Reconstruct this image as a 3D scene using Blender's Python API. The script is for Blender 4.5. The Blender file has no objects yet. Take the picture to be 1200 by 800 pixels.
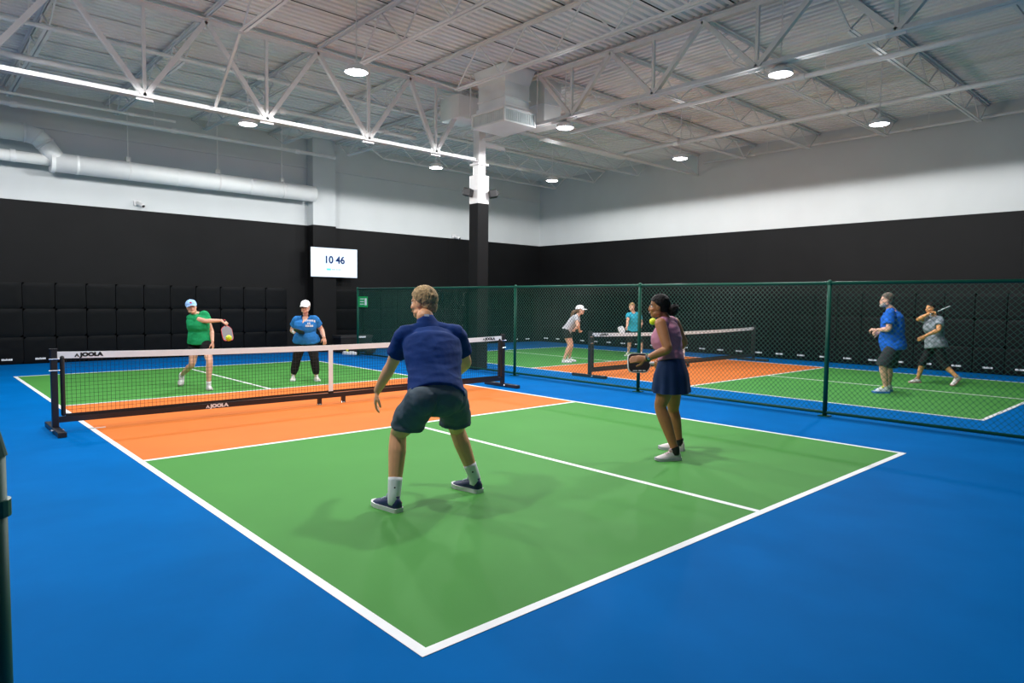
import bpy, bmesh, math, random
from mathutils import Vector, Matrix, noise
random.seed(7)
S = bpy.context.scene
COL = S.collection
V = Vector

# ------------------------------------------------------------------ camera, world, exposure
CAM = V((-1.628, -2.320, 1.533)); YAW, PIT, ROLL, FPX = 0.74265, -0.059534, 0.011359, 789.22
FW = V((math.sin(YAW)*math.cos(PIT), math.cos(YAW)*math.cos(PIT), math.sin(PIT)))
_rt = V((math.cos(YAW), -math.sin(YAW), 0)); _up = _rt.cross(FW)
RT = _rt*math.cos(ROLL) + _up*math.sin(ROLL); UP = _up*math.cos(ROLL) - _rt*math.sin(ROLL)
cd = bpy.data.cameras.new('camera'); cam = bpy.data.objects.new('camera', cd); COL.objects.link(cam)
cam.matrix_world = Matrix(((RT.x, UP.x, -FW.x, CAM.x), (RT.y, UP.y, -FW.y, CAM.y), (RT.z, UP.z, -FW.z, CAM.z), (0, 0, 0, 1)))
cd.sensor_width = 36; cd.lens = FPX/1200*36; cd.clip_start = .05
S.camera = cam
W = bpy.data.worlds.new('world'); S.world = W; W.use_nodes = True
W.node_tree.nodes['Background'].inputs[0].default_value = (.5, .55, .6, 1)
W.node_tree.nodes['Background'].inputs[1].default_value = .05
S.view_settings.view_transform = 'Standard'; S.view_settings.look = 'None'
S.view_settings.gamma = 1; S.view_settings.use_curve_mapping = False
S.view_settings.exposure = 0.0
LAMP_W = 390; LENS_E = 14

def ray(x, y): return FW + RT*((x-600)/FPX) + UP*((400-y)/FPX)
def G(x, y, z=0.0):
    d = ray(x, y); return CAM + d*((z-CAM.z)/d.z)
def PX(x, y, X):
    d = ray(x, y); return CAM + d*((X-CAM.x)/d.x)
def PY(x, y, Y):
    d = ray(x, y); return CAM + d*((Y-CAM.y)/d.y)
def J(x, y, D): return CAM + ray(x, y)*D
def depth(p): return (p-CAM).dot(FW)

# ------------------------------------------------------------------ materials
def srgb(h):
    c = [int(h[i:i+2], 16)/255 for i in (0, 2, 4)]
    return tuple(x/12.92 if x <= .04045 else ((x+.055)/1.055)**2.4 for x in c)
MATS = {}
def mat(name, col, rough=.6, metal=0, var=.06, scale=8, bump=0, bscale=60, emit=0, spec=.5, stretch=None, sss=0):
    if name in MATS: return MATS[name]
    m = bpy.data.materials.new(name); m.use_nodes = True; nt = m.node_tree; b = nt.nodes['Principled BSDF']
    if isinstance(col, str): col = srgb(col)
    b.inputs['Roughness'].default_value = rough; b.inputs['Metallic'].default_value = metal
    b.inputs['Specular IOR Level'].default_value = spec
    tc = nt.nodes.new('ShaderNodeTexCoord'); src = tc.outputs['Object']
    if stretch:
        mp = nt.nodes.new('ShaderNodeMapping'); mp.inputs['Scale'].default_value = stretch
        nt.links.new(src, mp.inputs[0]); src = mp.outputs[0]
    n = nt.nodes.new('ShaderNodeTexNoise'); n.inputs['Scale'].default_value = scale; n.inputs['Detail'].default_value = 4
    nt.links.new(src, n.inputs['Vector'])
    r = nt.nodes.new('ShaderNodeMapRange'); r.inputs[1].default_value = .3; r.inputs[2].default_value = .7
    r.inputs[3].default_value = 1-var; r.inputs[4].default_value = 1+var
    nt.links.new(n.outputs[0], r.inputs[0])
    mx = nt.nodes.new('ShaderNodeVectorMath'); mx.operation = 'SCALE'; mx.inputs[0].default_value = col
    nt.links.new(r.outputs[0], mx.inputs['Scale']); nt.links.new(mx.outputs[0], b.inputs['Base Color'])
    if bump:
        n2 = nt.nodes.new('ShaderNodeTexNoise'); n2.inputs['Scale'].default_value = bscale; n2.inputs['Detail'].default_value = 5
        nt.links.new(src, n2.inputs['Vector'])
        bp = nt.nodes.new('ShaderNodeBump'); bp.inputs['Strength'].default_value = bump; bp.inputs['Distance'].default_value = .01
        nt.links.new(n2.outputs[0], bp.inputs['Height']); nt.links.new(bp.outputs[0], b.inputs['Normal'])
    if emit:
        b.inputs['Emission Color'].default_value = (*col, 1); b.inputs['Emission Strength'].default_value = emit
    if sss:
        b.inputs['Subsurface Weight'].default_value = sss; b.inputs['Subsurface Radius'].default_value = (.02, .008, .004)
        b.inputs['Subsurface Scale'].default_value = .5
    MATS[name] = m
    return m

mat('blue_floor', (.0, .125, .40), .6, var=.08, scale=1.3, bump=.10, bscale=9, spec=.012)
mat('green_floor', (.072, .270, .055), .65, var=.04, scale=.9, bump=.05, bscale=90, spec=.10)
mat('orange_floor', (.68, .180, .037), .65, var=.05, scale=1.1, bump=.05, bscale=90, spec=.10)
mat('line_paint', (.88, .88, .88), .5, var=.02)
mat('white_wall', (.60, .62, .62), .75, var=.02, scale=1.5)
mat('black_wall', (.0062, .0062, .0066), .6, var=.12, scale=2, bump=.03, bscale=150, spec=.15)
mat('deck', (.80, .78, .76), .55, var=.04, scale=2)
mat('steel_white', (.74, .73, .72), .45, var=.03)
mat('duct_white', (.80, .81, .80), .45, var=.03, scale=3)
mat('deck_shadow', (.05, .05, .05), .9)  # dark slab colour paints the shade seen in gaps between deck sheets
mat('grille', (.66, .72, .72), .5)
mat('vinyl', (.0018, .0026, .0034), .45, var=.2, scale=3, bump=.22, bscale=4, spec=.12)
mat('label_white', (.80, .82, .84), .6)
mat('fence_green', (.003, .072, .044), .45, var=.08, spec=.25)
mat('wire_green', (.006, .090, .058), .45, var=.1)
mat('net_black', (.010, .010, .012), .6)
mat('frame_black', (.018, .017, .022), .38)
mat('tape_white', (.86, .90, .93), .7, var=.03, bump=.1, bscale=50)
mat('black', (.006, .006, .007), .45)
mat('rubber', (.012, .012, .013), .7)
mat('chrome', (.7, .7, .72), .25, metal=1)
mat('screen', (.70, .78, .90), .4, emit=.42, var=.0, spec=.1)
mat('screen_blue', (.004, .030, .13), .5, emit=.10, var=0, spec=.1)
mat('screen_teal', (.05, .75, .6), .5, emit=.6, var=0)
mat('screen_grey', (.35, .45, .6), .5, emit=.4, var=0)
mat('lens', (1, 1, 1), .4, emit=LENS_E, var=0)
mat('ball', (.72, .80, .02), .5, emit=0)
mat('sign_green', (.01, .36, .10), .5)

# ------------------------------------------------------------------ mesh collector
class MB:
    def __init__(self): self.v = []; self.f = []
    def box(self, x0, y0, z0, x1, y1, z1, bev=0):
        n = len(self.v)
        if bev <= 0:
            self.v += [V((x, y, z)) for z in (z0, z1) for y in (y0, y1) for x in (x0, x1)]
            self.f += [tuple(n+i for i in q) for q in ((0,2,3,1),(4,5,7,6),(0,1,5,4),(2,6,7,3),(0,4,6,2),(1,3,7,5))]
        else:
            bm = bmesh.new(); bmesh.ops.create_cube(bm, size=1)
            for w in bm.verts: w.co = V(((x0+x1)/2+w.co.x*(x1-x0), (y0+y1)/2+w.co.y*(y1-y0), (z0+z1)/2+w.co.z*(z1-z0)))
            bmesh.ops.bevel(bm, geom=bm.edges[:], offset=bev, segments=2, affect='EDGES', profile=.5)
            self.addbm(bm)
        return self
    def addbm(self, bm, M=None):
        n = len(self.v); bm.verts.index_update()
        self.v += [(M @ w.co) if M else w.co.copy() for w in bm.verts]
        self.f += [tuple(n+w.index for w in f.verts) for f in bm.faces]; bm.free(); return self
    def tube(self, pts, radii, side=None, n=14, cap='round'):
        """elliptical tube; radii: float or (a along side, b across)"""
        pts = [V(p) for p in pts]; k = len(pts)
        radii = [(r, r) if not isinstance(r, (tuple, list)) else r for r in radii]
        if side is None:
            t = (pts[-1]-pts[0]).normalized(); side = V((0, 0, 1)) if abs(t.z) < .8 else V((1, 0, 0))
        sides = side if isinstance(side, list) else [side]*k
        rings = []
        for i in range(k):
            t = (pts[min(i+1, k-1)]-pts[max(i-1, 0)]).normalized()
            a = (sides[i]-t*sides[i].dot(t)).normalized(); b = t.cross(a)
            rings.append((pts[i], a, b, radii[i][0], radii[i][1], t))
        if cap == 'round':
            def capr(R, s):
                out = []
                for q in (30, 60, 80):
                    c, sn = math.cos(math.radians(q)), math.sin(math.radians(q)); m = min(R[3], R[4])
                    out.append((R[0]+R[5]*(s*m*sn), R[1], R[2], R[3]*c, R[4]*c, R[5]))
                return out
            rings = capr(rings[0], -1)[::-1] + rings + capr(rings[-1], 1)
        base = len(self.v)
        for (p, a, b, ra, rb, t) in rings:
            for j in range(n):
                w = 2*math.pi*j/n; self.v.append(p+a*(ra*math.cos(w))+b*(rb*math.sin(w)))
        m = len(rings)
        for i in range(m-1):
            for j in range(n):
                j2 = (j+1) % n
                self.f.append((base+i*n+j, base+i*n+j2, base+(i+1)*n+j2, base+(i+1)*n+j))
        self.f.append(tuple(base+j for j in range(n))[::-1]); self.f.append(tuple(base+(m-1)*n+j for j in range(n)))
        return self
    def bar(self, p, q, w, h=None, up=V((0, 0, 1))):
        p = V(p); q = V(q); h = h or w; t = (q-p).normalized()
        if abs(t.dot(up)) > .98: up = V((1, 0, 0))
        s = t.cross(up).normalized(); u = s.cross(t); n = len(self.v)
        for e in (p, q):
            for a, b in ((-1, -1), (1, -1), (1, 1), (-1, 1)): self.v.append(e+s*(a*w/2)+u*(b*h/2))
        self.f += [tuple(n+i for i in x) for x in ((0,1,2,3),(4,7,6,5),(0,4,5,1),(1,5,6,2),(2,6,7,3),(3,7,4,0))]
        return self
    def ball(self, c, ax, n=18, m=12):
        """ellipsoid: ax = three scaled axis vectors, or a radius"""
        if not isinstance(ax, (list, tuple)): ax = (V((ax, 0, 0)), V((0, ax, 0)), V((0, 0, ax)))
        base = len(self.v); c = V(c)
        for i in range(1, m):
            th = math.pi*i/m
            for j in range(n):
                ph = 2*math.pi*j/n
                self.v.append(c+ax[0]*(math.sin(th)*math.cos(ph))+ax[1]*(math.sin(th)*math.sin(ph))+ax[2]*math.cos(th))
        self.v += [c+ax[2], c-ax[2]]; T = len(self.v)-2
        for i in range(m-2):
            for j in range(n):
                j2 = (j+1) % n; self.f.append((base+i*n+j, base+(i+1)*n+j, base+(i+1)*n+j2, base+i*n+j2))
        for j in range(n):
            j2 = (j+1) % n
            self.f.append((T, base+j, base+j2)); self.f.append((T+1, base+(m-2)*n+j2, base+(m-2)*n+j))
        return self
    def lathe(self, prof, c=(0, 0, 0), n=28):
        base = len(self.v); c = V(c)
        for (r, z) in prof:
            for j in range(n):
                w = 2*math.pi*j/n; self.v.append(c+V((r*math.cos(w), r*math.sin(w), z)))
        for i in range(len(prof)-1):
            for j in range(n):
                j2 = (j+1) % n; self.f.append((base+i*n+j, base+i*n+j2, base+(i+1)*n+j2, base+(i+1)*n+j))
        self.f.append(tuple(base+j for j in range(n))[::-1]); self.f.append(tuple(base+(len(prof)-1)*n+j for j in range(n)))
        return self
    def quad(self, a, b, c, d):
        n = len(self.v); self.v += [V(a), V(b), V(c), V(d)]; self.f.append((n, n+1, n+2, n+3)); return self
    def mesh(self, name):
        me = bpy.data.meshes.new(name); me.from_pydata([tuple(v) for v in self.v], [], self.f); me.update()
        bm = bmesh.new(); bm.from_mesh(me); bmesh.ops.recalc_face_normals(bm, faces=bm.faces[:]); bm.to_mesh(me); bm.free()
        return me
    def build(self, name, m, parent=None, smooth=False):
        return link(name, self.mesh(name), m, parent, smooth)

def link(name, me, m, parent=None, smooth=False):
    o = bpy.data.objects.new(name, me); COL.objects.link(o)
    if m and not me.materials: me.materials.append(MATS[m] if isinstance(m, str) else m)
    if parent: o.parent = parent; o.matrix_parent_inverse = Matrix.Translation(-parent.location) if parent.type == 'EMPTY' and parent.get('_w') else Matrix()
    if smooth:
        for p in me.polygons: p.use_smooth = True
    return o
def tag(o, label, cat, group=None):
    o['label'] = label; o['category'] = cat
    if group: o['group'] = group
    return o
def struct(o, label=None, cat=None):
    o['kind'] = 'structure'
    if label: o['label'] = label
    if cat: o['category'] = cat
    return o
def empty(name, loc, label, cat, group=None, world=True):
    """Empty at the base of a thing; with world=True its parts are given in world coordinates"""
    o = bpy.data.objects.new(name, None); COL.objects.link(o); o.location = loc; o.empty_display_size = .1
    if world: o['_w'] = 1
    return tag(o, label, cat, group)
def copy_tree(o, parent=None):
    c = o.copy(); COL.objects.link(c)
    if parent: c.parent = parent
    for ch in list(o.children): copy_tree(ch, c)
    return c
def text_mesh(s, size, sx=1.0, bold=.0, ext=.001):
    cu = bpy.data.curves.new('t', 'FONT'); cu.body = s; cu.size = size; cu.extrude = ext; cu.offset = bold
    cu.align_x = 'CENTER'; cu.align_y = 'CENTER'
    o = bpy.data.objects.new('t', cu); COL.objects.link(o)
    dg = bpy.context.evaluated_depsgraph_get(); me = bpy.data.meshes.new_from_object(o.evaluated_get(dg))
    bpy.data.objects.remove(o); bpy.data.curves.remove(cu)
    for v in me.vertices: v.co.x *= sx
    me.materials.clear()
    return me
def put_text(name, s, size, m, parent, origin, xdir, zdir, sx=1.0, bold=0.0):
    me = text_mesh(s, size, sx, bold); xd = V(xdir); zd = V(zdir); nd = xd.cross(zd)
    for v in me.vertices: v.co = V(origin)+xd*v.co.x+zd*v.co.y+nd*v.co.z
    me.name = name
    return link(name, me, m, parent)

# ------------------------------------------------------------------ setting
WY, WX, WL, WF, ZD = 16.25, 16.80, -4.6, -7.0, 6.12   # back wall, right wall, left wall, front wall, deck underside
fl = MB().box(WL-.2, WF-.2, -.2, WX+.2, WY+.2, 0).build('floor', 'blue_floor'); struct(fl)
def court(x0):
    def rect(n, a, b, c, d, z, m):
        o = MB().box(x0+a, b, z-.0012, x0+c, d, z).build(n, m, fl)
    rect('green_zone', 0, 0, 6.096, 4.572, .0012, 'green_floor'); rect('green_zone', 0, 8.839, 6.096, 13.411, .0012, 'green_floor')
    rect('kitchen_zone', 0, 4.572, 6.096, 8.839, .0012, 'orange_floor')
    w = .056; z = .0026
    for (a, b, c, d) in ((0, 0, 6.096, w), (0, 13.411-w, 6.096, 13.411), (0, w, w, 13.411-w), (6.096-w, w, 6.096, 13.411-w),
                         (w, 4.572, 6.096-w, 4.572+w), (w, 8.839-w, 6.096-w, 8.839), (3.048-w/2, w, 3.048+w/2, 4.572), (3.048-w/2, 8.839, 3.048+w/2, 13.411-w)):
        rect('court_line', a, b, c, d, z, 'line_paint')
    rect('court_line', -.0, 6.685, .17, 6.725, z, 'line_paint')
court(0); court(9.15)

wb = struct(MB().box(WL-.2, WY, 0, WX+.2, WY+.2, ZD+.3).build('wall_back', 'white_wall'))
wr = struct(MB().box(WX, WF-.2, 0, WX+.2, WY+.2, ZD+.3).build('wall_right', 'white_wall'))
wl = struct(MB().box(WL-.2, WF-.2, 0, WL, WY+.2, ZD+.3).build('wall_left', 'white_wall'))
wf = struct(MB().box(WL-.2, WF-.2, 0, WX+.2, WF, ZD+.3).build('wall_front', 'white_wall'))
BZ = 3.66
xs = [WL, -.6, 7.292, 8.008, 12.4, WX]
for a, b in zip(xs[:-1], xs[1:]):
    if a == 7.292: continue
    MB().box(a+.0015, WY-.015, .0, b-.0015, WY, BZ).build('wall_panel', 'black_wall', wb)
ys = [WF, 1.12, 8.95, WY-.015]
for a, b in zip(ys[:-1], ys[1:]): MB().box(WX-.015, a+.0015, .0, WX, b-.0015, BZ).build('wall_panel', 'black_wall', wr)
for a, b in ((WF, 4.0), (4.0, WY)): MB().box(WL, a+.004, 0, WL+.015, b-.004, BZ).build('wall_panel', 'black_wall', wl)
MB().box(WL+.02, WF, 0, WX-.02, WF+.015, BZ).build('wall_panel', 'black_wall', wf)
# pilaster on the back wall
pil = struct(MB().box(7.30, 15.88, BZ, 8.00, WY, ZD+.2).build('trim_1', 'white_wall'))
MB().box(7.29, 15.87, 0, 8.01, WY, BZ).build('pilaster_wrap', 'black_wall', pil)
# ledge angle along the top of the masonry
led = struct(MB().box(WL, WY-.05, 5.30, 7.29, WY, 5.36).build('trim_2', 'white_wall'))
MB().box(8.01, WY-.05, 5.30, WX, WY, 5.36).build('ledge_strip', 'white_wall', led)

# corrugated deck
def sheet(length):
    mb = MB(); prof = []
    for k in range(6):
        o = k*.15
        prof += [(o+.004, 0), (o+.075, 0), (o+.092, .040), (o+.137, .040)]
    prof.append((.902, 0)); prof.append((.906, .03))
    n = len(prof)
    for (s, z) in prof: mb.v += [V((0, s, z)), V((length, s, z))]
    for i in range(n-1): mb.f.append((2*i, 2*i+1, 2*i+3, 2*i+2))
    me = bpy.data.meshes.new('deck_sheet'); me.from_pydata([tuple(v) for v in mb.v], [], mb.f); me.update()
    me.materials.append(MATS['deck']); return me
c1 = struct(MB().box(WL, WF, ZD+.06, 8.05, WY, ZD+.2).build('ceiling', 'deck_shadow'))
me = sheet(8.05-WL)
y = WF
while y < WY:
    o = link('deck_sheet', me, None, c1); o.location = (WL, y, ZD); y += .930
c2 = struct(MB().box(8.05, WF, ZD+.06, WX, WY, ZD+.2).build('ceiling', 'deck_shadow'))
me = sheet(WY-WF); x = 8.05+.9
while x < WX+.9:
    o = link('deck_sheet', me, None, c2); o.rotation_euler = (0, 0, math.pi/2); o.location = (x, WF, ZD); x += .930

# ------------------------------------------------------------------ roof steel
def girder(name, p0, p1, zt, zb, bots, tops, label, w=.10, ends=True):
    """p0,p1: (x,y) ends; bots/tops: distances of panel points"""
    p0 = V((*p0, 0)); p1 = V((*p1, 0)); d = (p1-p0).normalized(); L = (p1-p0).length; s = V((-d.y, d.x, 0))
    r = empty(name, (p0.x, p0.y, zb), label, 'truss')
    def at(t, z): return p0+d*t+V((0, 0, z))
    def angle_chord(nm, z, up, a, b):
        mb = MB()
        for q in (-1, 1):
            mb.bar(at(a, z)+s*(q*.045), at(b, z)+s*(q*.045), .075, .014)
            mb.bar(at(a, z+up*.035)+s*(q*.014), at(b, z+up*.035)+s*(q*.014), .012, .075)
        mb.build(nm, 'steel_white', r)
    angle_chord('top_chord', zt, -1, 0, L); angle_chord('bottom_chord', zb, 1, 0, L)
    for b in bots:
        up = [t for t in tops if abs(t-b) < 1.45]
        for t in up: MB().bar(at(b, zb+.02), at(t, zt-.03), .075, .075, s).build('web_member', 'steel_white', r)
        MB().bar(at(b, zb+.02), at(b, zt-.03), .048, .048, s).build('strut', 'steel_white', r)
        MB().box(-.12, -.008, -.05, .12, .008, .09).build('gusset', 'steel_white', r).matrix_basis = Matrix.Translation(at(b, zb+.01)) @ Matrix.Rotation(math.atan2(d.y, d.x), 4, 'Z')
    return r
GY, GX = 9.35, 8.06
girder('roof_truss', (WL, GY), (7.92, GY), ZD-.08, 4.60,
       [t-WL for t in (-2.7, -.7, 1.33, 3.25, 5.25, 6.85)], [t-WL for t in (-3.7, -1.75, .28, 2.25, 4.2, 6.2, 7.7)],
       'deep white steel truss running from the column past the monitor side of the hall')
girder('roof_truss', (GX, WF), (GX, 9.18), ZD-.06, 5.06,
       [t-WF for t in (-4.7, -2.8, -.95, .94, 2.86, 4.74, 6.62)], [t-WF for t in (-5.7, -3.75, -1.9, 0, 1.9, 3.8, 5.68, 7.5)],
       'white steel truss above the chain link fence between the two courts')
def joist(p0, p1, zb, cut0, cut1, label, group, zt=None, pitch=.62):
    p0 = V((*p0, 0)); p1 = V((*p1, 0)); d = (p1-p0).normalized(); L = (p1-p0).length; s = V((-d.y, d.x, 0)); zt = zt or ZD-.035
    r = empty('bar_joist', (p0.x, p0.y, zb), label, 'joist', group)
    def at(t, z): return p0+d*t+V((0, 0, z))
    for nm, z, a, b, u in (('top_chord', zt, 0, L, -1), ('bottom_chord', zb, cut0, L-cut1, 1)):
        mb = MB()
        for q in (-1, 1):
            mb.bar(at(a, z)+s*(q*.034), at(b, z)+s*(q*.034), .048, .010); mb.bar(at(a, z+u*.02)+s*(q*.013), at(b, z+u*.02)+s*(q*.013), .008, .045)
        mb.build(nm, 'steel_white', r)
    n = max(2, int(round((L-cut0-cut1)/pitch))); n += n % 2; mb = MB(); st = (L-cut0-cut1)/n
    pts = [at(.05, zt-.02)] + [at(cut0+st*i, (zb+.02) if i % 2 == 0 else (zt-.02)) for i in range(n+1)] + [at(L-.05, zt-.02)]
    for a, b in zip(pts[:-1], pts[1:]):
        if (a-b).length > .1: mb.bar(a, b, .022, .022)
    mb.build('web_rod', 'steel_white', r)
    return r
JZ = 5.42
la = 'white open web bar joist between the left wall side and the deep truss'
for x in (-3.7, -1.75, .28, 2.25, 4.2, 6.2):
    joist((x, WF), (x, GY-.05), JZ, 1.2, 1.5, 'white open web bar joist above the crouching man, between deep truss and front wall', 'joists over the front of the first court')
    joist((x, GY+.05), (x, WY), JZ+.25, 1.0, .9, 'white open web bar joist between the deep truss and the monitor wall', 'joists over the far end of the first court')
for yy in (-3.75, -1.9, 0, 1.9, 3.8, 5.68, 7.5):
    joist((GX+.06, yy), (WX-.02, yy), 5.62, .9, .55, 'white open web bar joist between the fence line truss and the long side wall', 'joists over the front of the second court')
for yy in (11.2, 13.05, 14.9):
    joist((GX+.06, yy), (WX-.02, yy), 5.62, .9, .55, 'white open web bar joist over the far end of the fenced court', 'joists over the far end of the second court')
tj = joist((GX+.15, GY), (WX-.02, GY), 5.46, .25, .0, 'heavier white tie joist from the column across to the long side wall', None, pitch=2.1)
MB().box(10.0, GY-.13, 5.43, 13.2, GY+.13, 5.447).build('flange_plate', 'steel_white', tj)
# girder line continuing behind the column
joist((GX, GY+.2), (GX, WY-.4), 5.62, .6, .6, 'white beam joist from the column back to the wall pilaster', None)
# knee brace from joist to truss
kb = MB().bar((2.25, 7.9, JZ), (2.36, GY-.08, 4.66), .04).build('knee_brace', 'steel_white'); tag(kb, 'slanted white brace from a joist end down to the deep truss', 'brace')

# sprinkler pipes
def pipe(p, q, r, label, nrod=3, coup=True):
    p = V(p); q = V(q); o = empty('sprinkler_pipe', p, label, 'pipe')
    MB().tube([p, q], [r, r], n=12, cap='flat').build('tube', 'steel_white', o, True)
    for i in range(nrod):
        c = p.lerp(q, (i+.5)/nrod)
        MB().bar(c, (c.x, c.y, ZD+.02), .012).build('hanger_rod', 'steel_white', o)
        if coup:
            d = (q-p).normalized(); MB().tube([c-d*.06+d*.4, c+d*.06+d*.4], [r*1.35, r*1.35], n=12, cap='flat').build('coupling', 'steel_white', o)
    return o
pipe((WL, 10.05, 5.55), (7.6, 10.05, 5.55), .035, 'thin white sprinkler pipe just behind the deep truss', 4)
pipe((WL, 11.35, 5.40), (7.7, 11.35, 5.40), .05, 'thick white sprinkler main halfway between deep truss and monitor wall', 5)
pipe((WL, 14.1, 5.45), (3.15, 14.1, 5.45), .028, 'short white branch pipe ending above the pickleball net lamp', 3)
pipe((WL, 14.55, 5.35), (7.3, 14.55, 5.35), .045, 'white sprinkler main running above the round duct', 4)
pipe((12.85, WF, 5.50), (12.85, 9.1, 5.50), .05, 'thick white sprinkler main over the middle of the fenced court', 4)
pipe((10.2, WF, 5.5), (10.2, 8.6, 5.5), .045, 'white sprinkler pipe next to the fence line truss', 4)
pipe((WX-.25, WF, 5.78), (WX-.25, 9.0, 5.78), .035, 'white pipe running close along the long side wall', 4)
pipe((9.4, 12.5, 5.45), (12.6, 12.5, 5.45), .025, 'short white pipe under the far deck beyond the column', 2)

# ------------------------------------------------------------------ lamps
def lamp_proto():
    r = empty('high_bay_lamp', (0, 0, 0), 'round white high bay lamp hanging over the courts', 'lamp', 'round high bay lamps', world=False)
    MB().lathe([(.05, .12), (.10, .11), (.165, .06), (.172, .02), (.172, 0), (.16, 0)]).build('housing', 'steel_white', r, False)
    MB().lathe([(.02, -.028), (.09, -.022), (.14, -.010), (.158, .004), (.158, .012)]).build('lens', 'lens', r, True)
    MB().lathe([(.03, .12), (.045, .13), (.04, .17), (.01, .18)]).build('driver_cap', 'steel_white', r)
    MB().bar((0, 0, .17), (0, 0, ZD-4.78), .014).build('hanger_rod', 'steel_white', r)
    ld = bpy.data.lights.new('lamp_light', 'SPOT'); ld.spot_size = math.pi; ld.spot_blend = .06; ld.shadow_soft_size = .10; ld.energy = LAMP_W; ld.color = (.985, .99, 1.0)
    lo = bpy.data.objects.new('lamp_light', ld); COL.objects.link(lo); lo.location = (0, 0, -.085); lo.parent = r
    ld = bpy.data.lights.new('lens_glow', 'POINT'); ld.shadow_soft_size = .08; ld.energy = LAMP_W*.075; ld.color = (.985, .99, 1.0)
    lo = bpy.data.objects.new('lens_glow', ld); COL.objects.link(lo); lo.location = (0, 0, -.085); lo.parent = r
    return r
lp = lamp_proto(); first = True
LZ = 4.92
for x in (-.7, 3.58, 8.14, 12.1):
    for y in (2.52, 6.86, 11.05):
        if x == 8.14 and y == 11.05: x_, y_, z_ = 8.35, 11.4, 4.80
        else: x_, y_, z_ = x, y, LZ
        o = lp if first else copy_tree(lp); first = False
        o.location = (x_, y_, z_)
del lp

# ------------------------------------------------------------------ column, unit heater, ducts
co = empty('steel_column', (8.05, 9.36, 0), 'square column wrapped black below and white above, rising behind the fence', 'column')
MB().box(7.895, 9.205, 0, 8.205, 9.515, 3.68, .012).build('black_wrap', 'black_wall', co)
MB().box(7.895, 9.205, 3.68, 8.205, 9.515, 4.30, .008).build('white_wrap', 'steel_white', co)
MB().box(7.95, 9.26, 4.30, 8.15, 9.46, ZD, .01).build('steel_tube', 'steel_white', co)
MB().box(7.90, 9.21, 4.52, 8.20, 9.51, 4.56).build('seat_plate', 'steel_white', co)
MB().box(8.15, 9.3, 4.95, 8.75, 9.42, 5.03).build('bracket', 'steel_white', co)

hv = empty('air_diffuser', (7.55, 8.0, 5.0), 'boxy white ceiling air diffuser with grey side grilles beside the column', 'air diffuser')
x0, y0, x1, y1 = 7.12, 7.50, 7.97, 8.50
MB().box(x0, y0, 5.0, x1, y1, 5.03).build('bottom_pan', 'duct_white', hv)
mb = MB()
for (a, b) in ((x0, y0), (x1-.04, y0), (x0, y1-.04), (x1-.04, y1-.04)): mb.box(a, b, 5.03, a+.04, b+.04, 5.25)
mb.box(x0, y0, 5.24, x1, y1, 5.28); mb.build('frame', 'duct_white', hv)
MB().box(x0+.03, y0+.03, 5.03, x1-.03, y1-.03, 5.24).build('core', 'grille', hv)
for i in range(16):
    t = i/15
    MB().bar((x0+.05+t*(x1-x0-.1), y0+.022, 5.03), (x0+.05+t*(x1-x0-.1), y0+.022, 5.24), .008, .02).build('louver', 'grille', hv)
    MB().bar((x0+.022, y0+.05+t*(y1-y0-.1), 5.03), (x0+.022, y0+.05+t*(y1-y0-.1), 5.24), .02, .008).build('louver', 'grille', hv)
MB().box(x0+.07, y0+.07, 5.28, x1-.07, y1-.07, 5.37).build('collar', 'duct_white', hv)
MB().box(x0+.10, y0+.10, 5.37, x1-.10, y1-.10, 5.80).build('neck_duct', 'duct_white', hv)
MB().box(x0+.08, y0+.08, 5.50, x1-.08, y1-.08, 5.53).build('joint_flange', 'duct_white', hv)
mb = MB(); a, b = .10, .02; z0, z1 = 5.80, ZD-.01
mb.v += [V(q) for q in ((x0+a, y0+a, z0), (x1-a, y0+a, z0), (x1-a, y1-a, z0), (x0+a, y1-a, z0), (x0+b, y0+b, z1), (x1-b, y0+b, z1), (x1-b, y1-b, z1), (x0+b, y1-b, z1))]
mb.f += [(0,1,2,3),(4,7,6,5),(0,4,5,1),(1,5,6,2),(2,6,7,3),(3,7,4,0)]; mb.build('transition', 'duct_white', hv)
for (a, b) in ((x0-.01, y1+.02), (x1+.01, y0-.02)): MB().bar((a, b, 5.25), (a, b, ZD), .015).build('hanger_rod', 'steel_white', hv)
cb = empty('control_box', (7.45, 9.55, 5.45), 'plain white metal box hung beside the ceiling air diffuser', 'box')
MB().box(7.26, 9.10, 5.40, 7.86, 9.75, 5.88, .01).build('body', 'duct_white', cb)
MB().bar((7.4, 9.2, 5.88), (7.4, 9.2, ZD), .016).build('hanger_rod', 'steel_white', cb); MB().bar((7.7, 9.6, 5.88), (7.7, 9.6, ZD), .016).build('hanger_rod', 'steel_white', cb)
vd = empty('vertical_duct', (8.55, 7.6, 5.25), 'tall grey white rectangular duct behind the air diffuser', 'duct')
MB().box(8.35, 7.65, 5.2, 8.85, 8.35, ZD, .008).build('body', 'duct_white', vd)
MB().box(8.33, 7.63, 5.6, 8.87, 8.37, 5.64).build('joint_flange', 'duct_white', vd)

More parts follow.
